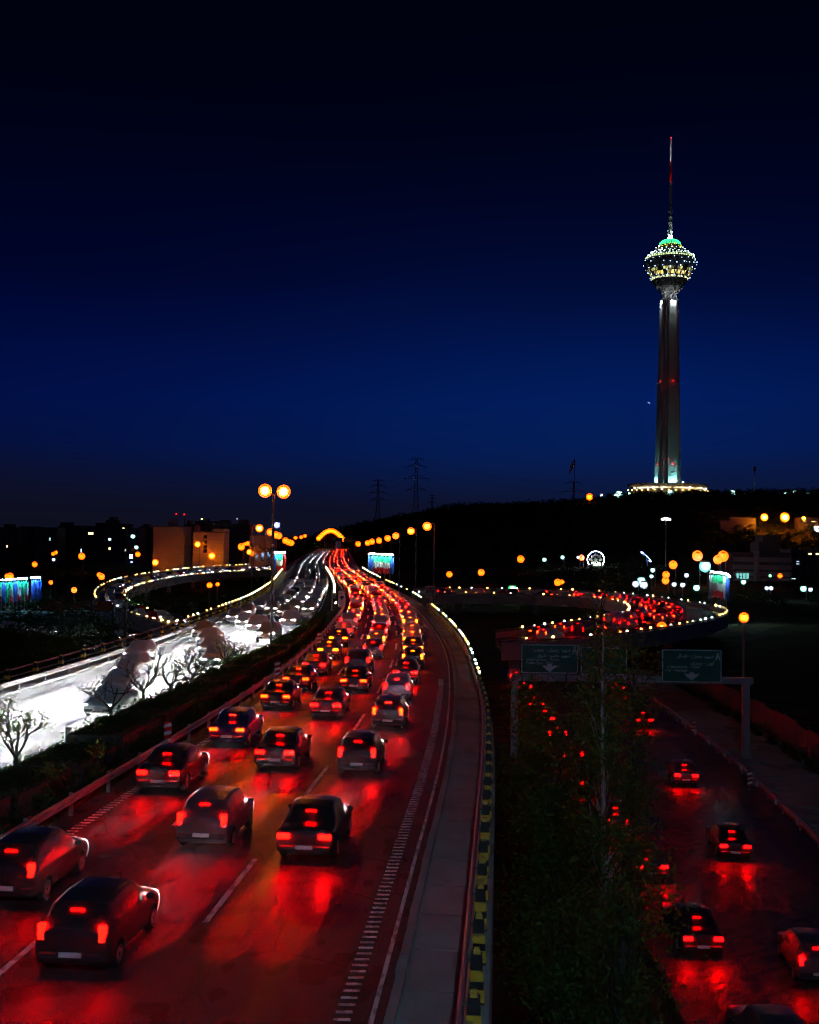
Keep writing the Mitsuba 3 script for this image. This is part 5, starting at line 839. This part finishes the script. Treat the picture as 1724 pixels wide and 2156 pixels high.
# ---------------------------------------------------------------- buildings
def block(label, x0, x1, y0, Y, depth, mt, wins=(), rows=0, cols=0, boxes=(), zb=None, cat='building', name='apartment_block', lit=()):
    key = thing(name, label, cat); a, b = atd(x0, y0, Y), atd(x1, y0, Y); zt = (a[2] + b[2]) / 2; zg = float(min(ground_z(a[0], Y), ground_z(b[0], Y))) - 1.5; w = b[0] - a[0]; cx = (a[0] + b[0]) / 2
    bx('wall', key, (cx, Y + depth / 2, (zt + zg) / 2), (w, depth, zt - zg), mt)
    bx('roof', key, (cx, Y + depth / 2, zt + .15), (w + .5, depth + .5, .3), 'dark_facade')
    for u0, u1, h in boxes: bx('roof_room', key, (a[0] + w * (u0 + u1) / 2, Y + depth / 2, zt + .3 + h / 2), (w * (u1 - u0), depth * .5, h), mt)
    for i in range(rows):
        for j in range(cols):
            bx('window', key, (a[0] + w * (j + .5) / cols, Y - .02, zt - 2.2 - i * 3.2), (min(1.6, w / cols * .5), .12, 1.5), 'car_glass')
    for px, py, s, c in wins:
        p = atd(px, py, Y); bx('lit_window', key, (p[0], Y - .06, p[2]), (s[0], .16, s[1]), 'lamp_lens', 0, (c, .01))
    return key, a, b, zt, zg
WN, WC = (.55, .48, .25), (.5, .75, .85)
block('plain tall block with a blank wall lit dull orange at the left of the road', 322.5, 388, 1109, 490, 16, 'plaster', boxes=[(.42, .62, 3)])
kb, a, b, zt, zg = block('orange lit block with a dark column of windows', 407, 472, 1121, 485, 14, 'plaster')
bx('wall', kb, ((atd(448, 1115, 485)[0] + b[0]) / 2, 485.2 + 7, (zt + atd(448, 1114, 485)[2]) / 2), (b[0] - atd(448, 1115, 485)[0], 14, atd(448, 1114, 485)[2] - zt + .4), 'plaster')
for py in (1130, 1141, 1151, 1160): p = atd(432, py, 485); bx('window', kb, (p[0], 484.97, p[2]), (1.5, .14, 1.5), 'car_glass')
kc, a, b, zt, zg = block('orange lit corner house with a dark balcony band left of the road', 525, 576, 1128, 480, 14, 'plaster')
p = atd(560, 1157, 480); bx('balcony', kc, (p[0], 479.5, p[2]), (6.5, 1.2, 1.4), 'dark_facade')
for px, py in ((541, 1172), (553, 1172), (566, 1170)): p = atd(px, py, 480); bx('window', kc, (p[0], 479.97, p[2]), (1.2, .14, 3.4), 'car_glass')
for i, (x0, x1, y0, Y, rows, cols, wins, lab, bxs) in enumerate([
        (-12, 40, 1111, 700, 4, 4, [(45 - 30, 1150, (.8, 1.2), WN)], 'dark block at the left edge of the skyline', [(.3, .6, 2)]), (41, 72, 1109, 720, 4, 3, [], 'narrow dark block second from the left edge', []), (74, 122, 1111, 690, 4, 4, [(105, 1135, (1.0, 1.8), (.1, .16, .16))], 'wide dark block third from the left edge', []),
        (123, 176, 1107, 740, 5, 4, [(171, 1159, (.8, 2.2), (.2, .35, .5))], 'dark block behind the orange lamp in the town', [(.0, .4, 2)]), (177, 219, 1109, 710, 5, 4, [(191, 1123, (3.0, 1.5), (.7, .6, .25))], 'dark block with one wide yellow window', [(.48, 1.0, 2.2)]),
        (219, 266, 1103, 690, 6, 4, [(231, 1135, (1.6, 1.3), WC), (231, 1155, (1.3, 1.5), WN), (260, 1112, (1.0, .6), WN), (276 - 12, 1158, (.8, 1.4), (.1, .12, .1))], 'tallest dark block of the left skyline with a stepped roof', [(.0, .5, 2.2), (.15, .4, 4)]), (267, 294, 1112, 650, 5, 3, [(276, 1171, (2.0, 2.4), WC), (277, 1183, (1.2, .8), (.2, .3, .6))], 'dark block with bright bluish windows low down', []),
        (294, 330, 1109, 730, 5, 3, [], 'dark block behind the left side of the plain tall block', [(.1, .4, 1.5)]), (388, 410, 1104, 620, 4, 3, [], 'dark house between the two orange lit blocks', [(.1, .4, 2.0)]), (410, 460, 1098, 760, 4, 4, [(425, 1092.5, (1.2, .8), WN)], 'dark block rising behind the lit block with the window column', [(.2, .5, 1.5)]), (460, 526, 1104, 720, 4, 4, [(499, 1092, (1, 1), (.1, .1, .1))], 'wide dark block left of the first lamp of the left row', [(.0, .3, 2.5), (.6, .9, 3)])]):
    block(lab, x0, x1, y0, Y, 16, 'dark_facade', wins, rows, cols, bxs)
# office block with long ledges on the right
key, a, b, zt, zg = block('grey office block with long pale ledges at the right edge', 1543, 1664, 1165, 450, 22, 'dark_facade', [(1613, 1177, (.6, .4), WC), (1652, 1192, (.8, .5), WC), (1672 - 10, 1194, (.8, .5), WC)], name='office_block', boxes=[(.52, .8, 4.2), (.6, .9, 7)])
for py in (1178, 1194, 1208, 1221): p = atd(1600, py, 450); bx('ledge', key, ((a[0] + b[0]) / 2, 449.2, p[2]), (b[0] - a[0], 1.7, 1.8), 'grey_facade')
p0 = atd(1590, 1160, 450); bx('stair_tower', key, (p0[0], 448.6, (p0[2] + zg) / 2), (1.3, 3.2, p0[2] - zg), 'grey_facade')
for px in (1553, 1560, 1567, 1574): p = atd(px, 1218, 448); bx('lit_window', key, (p[0], 448.2, p[2] + 1.0), (.9, .2, 2.2), 'lamp_lens', 0, ((.05, .16, .15), .01))
block('dark block at the right edge with two small yellow windows', 1665, 1740, 1158, 470, 20, 'dark_facade', [(1705, 1166, (1.2, .7), WN), (1720, 1166, (1.0, .7), WN), (1679, 1182, (1.2, .3), (.2, .25, .3)), (1679, 1187, (1.2, .3), (.2, .25, .3)), (1666, 1219, (.8, .4), WC), (1672, 1219, (.8, .4), WC)], 4, 4)
# lit stone wall and house on the hill
key = thing('stone_wall', 'stone terrace wall lit orange on the hillside at the right', 'wall'); Y = 850
for x0, x1, y0 in ((1517.5, 1538.5, 1096.5), (1538.5, 1592, 1090)):
    a, b = atd(x0, y0, Y), atd(x1, y0, Y); zb_ = float(ground_z(a[0], Y)) - 6; bx('section', key, ((a[0] + b[0]) / 2, Y + 1.5, (a[2] + zb_) / 2), (b[0] - a[0], 3, a[2] - zb_), 'plaster'); bx('coping', key, ((a[0] + b[0]) / 2, Y + 1.4, a[2] + .15), (b[0] - a[0] + .1, 3.4, .3), 'concrete')
block('small lit house behind the orange lamps at the right edge of the hill', 1682, 1728, 1090, 852, 10, 'plaster', [(1719, 1114, (4, 4.5), (.5, .65, .8)), (1694, 1098, (2, .4), WN), (1712, 1098, (3, .5), WN)], name='hill_house')
# ---------------------------------------------------------------- pylons, flags, rides
def pylon(label, px, ptop, pbase, Y, arms):
    key = thing('power_pylon', label, 'pylon'); t, b = atd(px, ptop, Y), atd(px, pbase, Y); zb_ = min(b[2], float(ground_z(b[0], Y))) - 1; H = t[2] - zb_; x = b[0]; s = Y / 2421; out = []
    lv = np.linspace(0, 1, 11) ** .85; wd = lambda f: np.interp(f, [0, .35, .6, 1], [.085, .035, .022, .012]) * H; c4 = [(-1, -1), (1, -1), (1, 1), (-1, 1)]
    pt = lambda f, c: np.array([x + c[0] * wd(f), Y + c[1] * wd(f), zb_ + f * H]); r = .10 + .00012 * Y
    for f0, f1 in zip(lv[:-1], lv[1:]):
        for i in range(4):
            out.append(tube_mesh([pt(f0, c4[i]), pt(f1, c4[i])], r, 4)); out.append(tube_mesh([pt(f0, c4[i]), pt(f1, c4[(i + 1) % 4])], r * .7, 4)); out.append(tube_mesh([pt(f1, c4[i]), pt(f1, c4[(i + 1) % 4])], r * .6, 4))
    mesh('body', key, cat_(out), 'dark_steel')
    for py, hw in arms:
        z = atd(px, py, Y)[2]; w = hw * s; f = (z - zb_) / H; o = []
        for sy in (-1, 1):
            for sx in (-1, 1): o += [tube_mesh([(x + sx * wd(f), Y + sy * wd(f), z + .09 * w), (x + sx * w, Y, z)], r * .8, 4), tube_mesh([(x + sx * wd(f), Y + sy * wd(f), z + .32 * w), (x + sx * w, Y, z)], r * .7, 4)]
        mesh('arm', key, cat_(o), 'dark_steel')
        for sx in (-1, 1): rod('insulator', key, (x + sx * w, Y, z), (x + sx * w, Y, z - .22 * w), r * .9, 'dark_steel')
    return x, Y, [(atd(px, py, Y)[2], hw * s) for py, hw in arms]
P1 = pylon('largest power pylon on the skyline above the right lamp row', 875, 965, 1084, 950, [(967, 14), (982, 20), (1008, 26), (1031, 20)]); P2 = pylon('second power pylon left of the largest one', 794.5, 1010, 1112, 1150, [(1012, 10), (1024, 16), (1038, 19), (1052, 15)])
P3 = pylon('small far pylon right of the largest one', 909, 1042, 1078, 1500, [(1043, 6), (1050, 8), (1058, 9)]); P4 = pylon('power pylon on the hill crest below the flag', 1207, 1014, 1062, 1120, [(1017, 18), (1036, 26)])
o = []
for A, B in ((P1, P2), (P1, P4)):
    for i in range(min(len(A[2]), len(B[2]))):
        for sx in (-1, 1):
            (za, wa), (zb_, wb_) = A[2][i], B[2][i]; t = np.linspace(0, 1, 15); q = np.stack([A[0] + sx * wa + t * (B[0] + sx * wb_ - A[0] - sx * wa), A[1] + t * (B[1] - A[1]), za + t * (zb_ - za) - 9 * 4 * t * (1 - t) * .5], 1); o.append(tube_mesh(q, .045, 3))
tag(mesh('power_line', None, cat_(o), 'dark_steel'), 'thin sagging power lines strung between the pylons', 'power line')
def flag_mesh(w, h, z0, z1, seed, wav=.25, droop=.0, sg=1):
    u = np.linspace(0, 1, 15); v = np.linspace(z0, z1, 4); U, V = np.meshgrid(u, v)
    return grid_mesh(np.stack([sg * U * w * (1 - .3 * droop), wav * np.sin(U * 7 + seed) * U ** .5 * w * .5, V * h - droop * U ** 1.3 * h * 1.3 + .05 * h * np.sin(U * 9 + seed * 2)], -1))
key = thing('flagpole', 'tall flagpole with a drooping tricolour flag on the hill left of the tower', 'flagpole'); p = atd(1210, 965, 1090); zg = float(ground_z(p[0], 1090)); rod('pole', key, (p[0], 1090, zg), (p[0], 1090, p[2]), .28, 'dark_steel')
fl = [('flag_green', .667, 1), ('flag_white', .333, .667), ('flag_red', 0, .333)]
for mt, a, b in fl: mesh('flag', key, flag_mesh(7.5, 6.2, a - 1.0, b - 1.0, 1.0, .2, 1.15, -1), mt, True, None, T().translate([float(p[0]), 1090, float(p[2]) - .3]))
def flag_row(label, pts, Y, zt, kinds, fw_, fh, grp, lampc, vertical=True, cat='flagpole'):
    for i, ((px, py), kd) in enumerate(zip(pts, kinds)):
        p = atd(px, py, Y + i * .35); key = thing('banner_pole', f'{label}, {ORD[i]} from the left', cat, grp); zg = float(ground_z(p[0], Y)); rod('pole', key, (p[0], p[1], zg), (p[0], p[1], p[2]), .07, 'galvanised')
        bx('lamp', key, (p[0] + fw_ / 2, p[1] - .75, p[2] + .55), (fw_ * .8, .3, .3), 'lamp_lens', 0, (np.array(lampc), .12), -35); rod('arm', key, (p[0], p[1], p[2] - .1), (p[0] + fw_ / 2, p[1] - .7, p[2] + .5), .035, 'galvanised')
        if kd == 'tri':
            for mt, a, b in fl: mesh('flag', key, flag_mesh(fw_, fh, a - 1, b - 1, i * 1.7, .22, .04), mt, True, None, T().translate([float(p[0]), float(p[1]), float(p[2])]))
        else: mesh('flag', key, flag_mesh(fw_, fh, -1, 0, i * 1.7, .22, .02), kd, True, None, T().translate([float(p[0]), float(p[1]), float(p[2])]))
flag_row('lamp topped pole of the tricolour flag row beyond the right railing', [(775, 1170), (783, 1170), (793, 1170.5), (802, 1171), (811, 1171.5), (820, 1172)], 300, 0, ['flag_blue', 'tri', 'tri', 'tri', 'tri', 'flag_blue'], 1.28, 4.4, 'poles of the flag row beyond the right railing', (26, 40, 46))
flag_row('lamp topped pole of the flag row beside the left carriageway', [(574, 1167), (581, 1167), (588, 1167), (595, 1167)], 300, 0, ['flag_blue', 'tri', 'tri', 'flag_red'], .95, 4.2, 'poles of the flag row beside the left carriageway', (22, 40, 44))
flag_row('lamp topped pole of the banner row at the far left', [(-4 + i * 8.2, 1226 - i * .55) for i in range(8)] + [(66, 1221), (74, 1220.5), (81, 1220)], 262, 0, ['tri', 'flag_blue', 'flag_green', 'tri', 'flag_blue', 'tri', 'flag_green', 'tri', 'flag_blue', 'flag_blue', 'flag_blue'], .8, 4.6, 'poles of the banner row at the far left', (9, 22, 40))
flag_row('lamp topped pole of the flag group beside the right loop ramp', [(1493, 1209), (1499, 1209.5), (1505, 1210), (1511, 1211), (1516, 1212), (1521, 1213.5), (1526, 1215), (1530, 1219)], 236, 0, ['flag_white', 'tri', 'tri', 'tri', 'tri', 'flag_white', 'flag_blue', 'flag_blue'], .62, 4.6, 'poles of the flag group by the right loop ramp', (14, 22, 24))
# fairground rides
key = thing('round_ride', 'round fairground ride, its swirl of light shaped as a white and blue rim', 'ride'); p = atd(1254, 1178, 605); zg = float(ground_z(p[0], 605)); Rr = 4.4
for k in range(28):
    a = 2 * math.pi * k / 28 - .9
    if k > 24: continue
    rod('rim_light', key, p + Rr * np.array([math.cos(a), 0, math.sin(a)]), p + Rr * np.array([math.cos(a + .224), 0, math.sin(a + .224)]), .26, 'lamp_lens', (((2.2, 2.6, 4.5) if 6 < k < 15 else (4.5, 5, 6)), .01))  # glowing bars trace the swirl of light of the spinning ride
for k in range(8):
    a = 2 * math.pi * k / 8; rod('spoke', key, p, p + Rr * np.array([math.cos(a), 0, math.sin(a)]), .1, 'steel')
    bx('cabin', key, p + Rr * .55 * np.array([math.cos(a), 0, math.sin(a)]) + [0, -.4, 0], (1.5, 1.4, 1.3), 'fairing_white')
for s in (-1, 1): rod('leg', key, p, (p[0] + s * 2.6, 606, zg), .22, 'steel')
ball('hub', key, p, .7, 'steel'); bx('platform', key, (p[0], 604, zg + .6), (8.5, 6, 1.1), 'fairing_white')
for k in range(5): bx('lamp', key, (p[0] - 1.6 + k * .8, 600.9, zg + 1.6 + .5 * (k % 2)), (.7, .2, .9), 'lamp_lens', 0, ((4, 5, 3.6), .05))
key = thing('tilted_ride', 'tilted fairground ride with a thin blue ring of light', 'ride'); p = atd(1360, 1172, 610); ax = np.array([.72, 0, -.69]); bx_ = np.array([.2, .35, .22]); zg = float(ground_z(p[0], 610))
for k in range(26):
    q = lambda a: p + 3.7 * math.cos(a) * ax + 2.2 * math.sin(a) * bx_
    a = 2 * math.pi * k / 26
    if 15 < k < 22: continue
    rod('ring_light', key, q(a), q(a + .242), .17, 'lamp_lens', ((.5, .9, 2.8) if k < 8 else (.8, 1.1, 3.6), .01))
rod('boom', key, (p[0] + 1, 611, zg), p, .3, 'steel'); ball('gondola', key, p + ax * -1.6, (.9, .9, .7), 'fairing_white')
# ---------------------------------------------------------------- roadside signs
key = thing('oval_sign', 'white rounded sign with a dark blue bird shaped mark at the bend', 'sign'); from shapely import Polygon
Y = 142.0; sc = Y / 2421; c = atd(719.5, 1260.5, Y); pts = [(-7.3, 17), (2.5, 17), (5, 14), (7, 5), (7.3, -1), (6.5, -9), (3.5, -16), (1.5, -17.3), (-7.2, -17.3)]
pl = Polygon([(x * sc, y * sc) for x, y in pts]).buffer(-.1).buffer(.1, 6); m = trimesh.creation.extrude_polygon(pl, .12, engine='earcut'); m.apply_transform(FACE); m.apply_translation(c); k = mesh('panel', key, m, 'white_sheet')
g = Polygon([(x * sc, y * sc) for x, y in [(-3.2, 2.6), (-1.2, 7.6), (-.4, 6.2), (2.5, 5.2), (4.6, 6.0), (5.5, 8), (5.6, 5), (4.2, 1.8), (1.1, .2), (1.0, -9.5), (-.8, -2.0)]]); m = trimesh.creation.extrude_polygon(g, .02, engine='earcut'); m.apply_transform(FACE); m.apply_translation(c - [0, .121, 0]); mesh('mark', k, m, 'blue_sheet')
bx('stripe', k, c + [-.2 * sc, -.13, 12 * sc], (9 * sc, .02, .5 * sc), 'dark_steel'); bx('post', key, c + [-1.2, .0, -.2], (.10, .1, 2.6), 'steel'); bx('post', key, (c[0], c[1] + .06, .3), (.2, .2, 1.0), 'steel')
key = thing('small_white_sign', 'small white square sign above the far parapet at the fork', 'sign'); c = atd(712, 1147, 560); bx('panel', key, c, (2.6, .1, 3.4), 'white_sheet'); rod('post', key, (c[0], 560.1, 0), (c[0], 560.1, c[2]), .15, 'steel')
key = thing('no_stopping_sign', 'green sign with a red and blue no stopping disc beyond the right railing', 'sign'); Y = 168.0; c = atd(905.5, 1245.5, Y); w, h = 20.5 * Y / 2421, 24.5 * Y / 2421
k = board(key, c, w, h, [], False, 'green_sheet', False); dm = trimesh.creation.cylinder(.40, .02, sections=32); dm.apply_transform(FACE)
for r_, mt, o_ in ((.40, 'sign_white', .066), (.375, 'red_sheet', .080), (.27, 'blue_sheet', .094)): d_ = trimesh.creation.cylinder(r_, .02, sections=32); d_.apply_transform(FACE); d_.apply_translation(c + [0, -o_, .32 * h - .12]); mesh('disc', k, d_, mt)
for s in (-1, 1): bar_ = tbox((0, 0, 0), (.07, .02, .60)); bar_.apply_transform(trimesh.transformations.rotation_matrix(s * math.pi / 4, [0, 1, 0])); bar_.apply_translation(c + [0, -.108 - .004 * s, .32 * h - .12]); mesh('bar', k, bar_, 'red_sheet')
for z, ww in ((-.12, .55), (-.27, 1.1), (-.40, .5)): bx('text_line', k, c + [0, -.06, z * h], (ww, .02, .06), 'sign_white')
rod('post', key, (c[0], Y + .1, float(ground_z(c[0], Y))), (c[0], Y + .1, c[2] + .9), .08, 'galvanised')
key = thing('far_overhead_sign', 'small yellow and green overhead sign at the far end of the right carriageway', 'sign'); Y = 760
a, b = atd(701, 1137, Y), atd(746, 1141, Y); rod('beam', key, a, (b[0], Y, a[2]), .3, 'steel'); rod('post', key, (b[0] + .5, Y, 0), (b[0] + .5, Y, a[2] + .8), .3, 'steel')
for x0, x1, mt in ((703, 721, 'green_sheet'), (723, 743, 'yellow_paint')): p, q = atd(x0, 1138, Y), atd(x1, 1138, Y); bx('panel', key, ((p[0] + q[0]) / 2, Y - .4, a[2] + .2), (q[0] - p[0], .2, 2.6), mt)
for x0, x1, lab in ((90, 128, 'left brown back of an overhead road sign below the banner row'), (198, 235, 'right brown back of an overhead road sign at the left loop ramp')):
    key = thing('brown_road_sign', lab, 'sign'); Y = 176.0; a, b = atd(x0, 1265, Y), atd(x1, 1287, Y); w, h = b[0] - a[0], a[2] - b[2]; cx, cz_ = (a[0] + b[0]) / 2, (a[2] + b[2]) / 2; bx('panel', key, (cx, Y + .1, cz_), (w, .06, h), 'brown_sheet'); zg = float(ground_z(cx, Y))
    for s in (-.3, 0, .3): bx('stiffener', key, (cx + s * w, Y + .02, cz_), (.1, .08, h), 'brown_sheet')
    bx('post', key, (b[0] + .2, Y + .2, (zg + a[2]) / 2), (.3, .3, a[2] - zg), 'dark_steel'); bx('beam', key, (cx, Y + .2, cz_), (w + .6, .1, .3), 'dark_steel')
key = thing('sign_post', 'dark inverted L shaped sign post in front of the left loop ramp', 'post'); a, b = atd(264, 1284, 168), atd(246, 1285, 168); bx('post', key, (a[0], 168, (a[2] + float(ground_z(a[0], 168))) / 2), (.35, .35, a[2] - float(ground_z(a[0], 168))), 'dark_steel'); bx('beam', key, ((a[0] + b[0]) / 2, 168, a[2] + .1), (a[0] - b[0] + .4, .3, .35), 'dark_steel')
# a sodium lit pole behind the gantry and two antennas on the left roofs
S('slim pole lit orange behind the steel gantry post', 1566, 1300, 100, 'sodium', 8, .22, arm=0, w=.5)
for px, y0, y1, lab in ((388, 1083, 1100, 'thin roof antenna with a red light on the left skyline'), (371, 1082, 1100, 'thinner roof antenna left of the red lit one')):
    key = thing('roof_antenna', lab, 'antenna'); a, b = atd(px, y0, 760), atd(px, y1 + 14, 760); rod('mast', key, b, a, .2, 'dark_steel'); ball('beacon', key, a, .55, 'lamp_lens', ((.8, .004, .01), .01))
key = thing('ridge_mast', 'slim dark mast standing on the ridge right of the tower', 'mast'); a = atd(1589, 982, 1310); zg = float(ground_z(a[0], 1310)); rod('pole', key, (a[0], 1310, zg), a, .55, 'dark_steel'); bx('head', key, a + [-.4, 0, -2.5], (3.2, 1.2, 5), 'dark_steel')
# the moon: a thin crescent low over the hill
c = atd(1365, 850, 5200); uu = np.linspace(-1.25, 1.25, 19); R = 6.5; o_ = np.stack([np.sin(uu) * R, np.cos(uu) * R], 1); i_ = np.stack([np.sin(uu) * R, np.cos(uu) * R * .55 + .6], 1)[::-1]
m = trimesh.creation.extrude_polygon(Polygon(np.vstack([o_, i_[1:-1]])).buffer(0), 1.0, engine='earcut'); m.apply_transform(trimesh.transformations.rotation_matrix(math.radians(-28), [0, 0, 1])); m.apply_transform(FACE); m.apply_translation(c)
tag(mesh('moon', None, m, 'lamp_lens', False, ((.5, .52, .55), .005)), 'tiny pale crescent moon left of the tower shaft', 'moon')
# the street lamp of the overpass behind the camera, whose weak light reaches the railing, the walkway and the poplars
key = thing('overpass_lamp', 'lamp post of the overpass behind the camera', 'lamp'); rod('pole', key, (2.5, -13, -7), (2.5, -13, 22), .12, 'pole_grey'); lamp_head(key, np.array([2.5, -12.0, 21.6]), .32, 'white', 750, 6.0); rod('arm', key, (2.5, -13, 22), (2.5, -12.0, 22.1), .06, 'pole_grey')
# the rest of the traffic, too far to tell apart
tag(numbered('distant_traffic'), 'distant stream of red and white car lights at the far end of the road', 'traffic', None, 'stuff')
mesh('body', 'distant_traffic', cat_(far_body), 'paint_dark_grey', 34)
mesh('tail_lamp', 'distant_traffic', cat_(far_tail), 'lamp_lens', False, ((40, .16, .004), .2)); mesh('headlight', 'distant_traffic', cat_(far_head), 'lamp_lens', False, ((60, 60, 62), .2))
for k in list(labels):
    if not labels[k]: del labels[k]
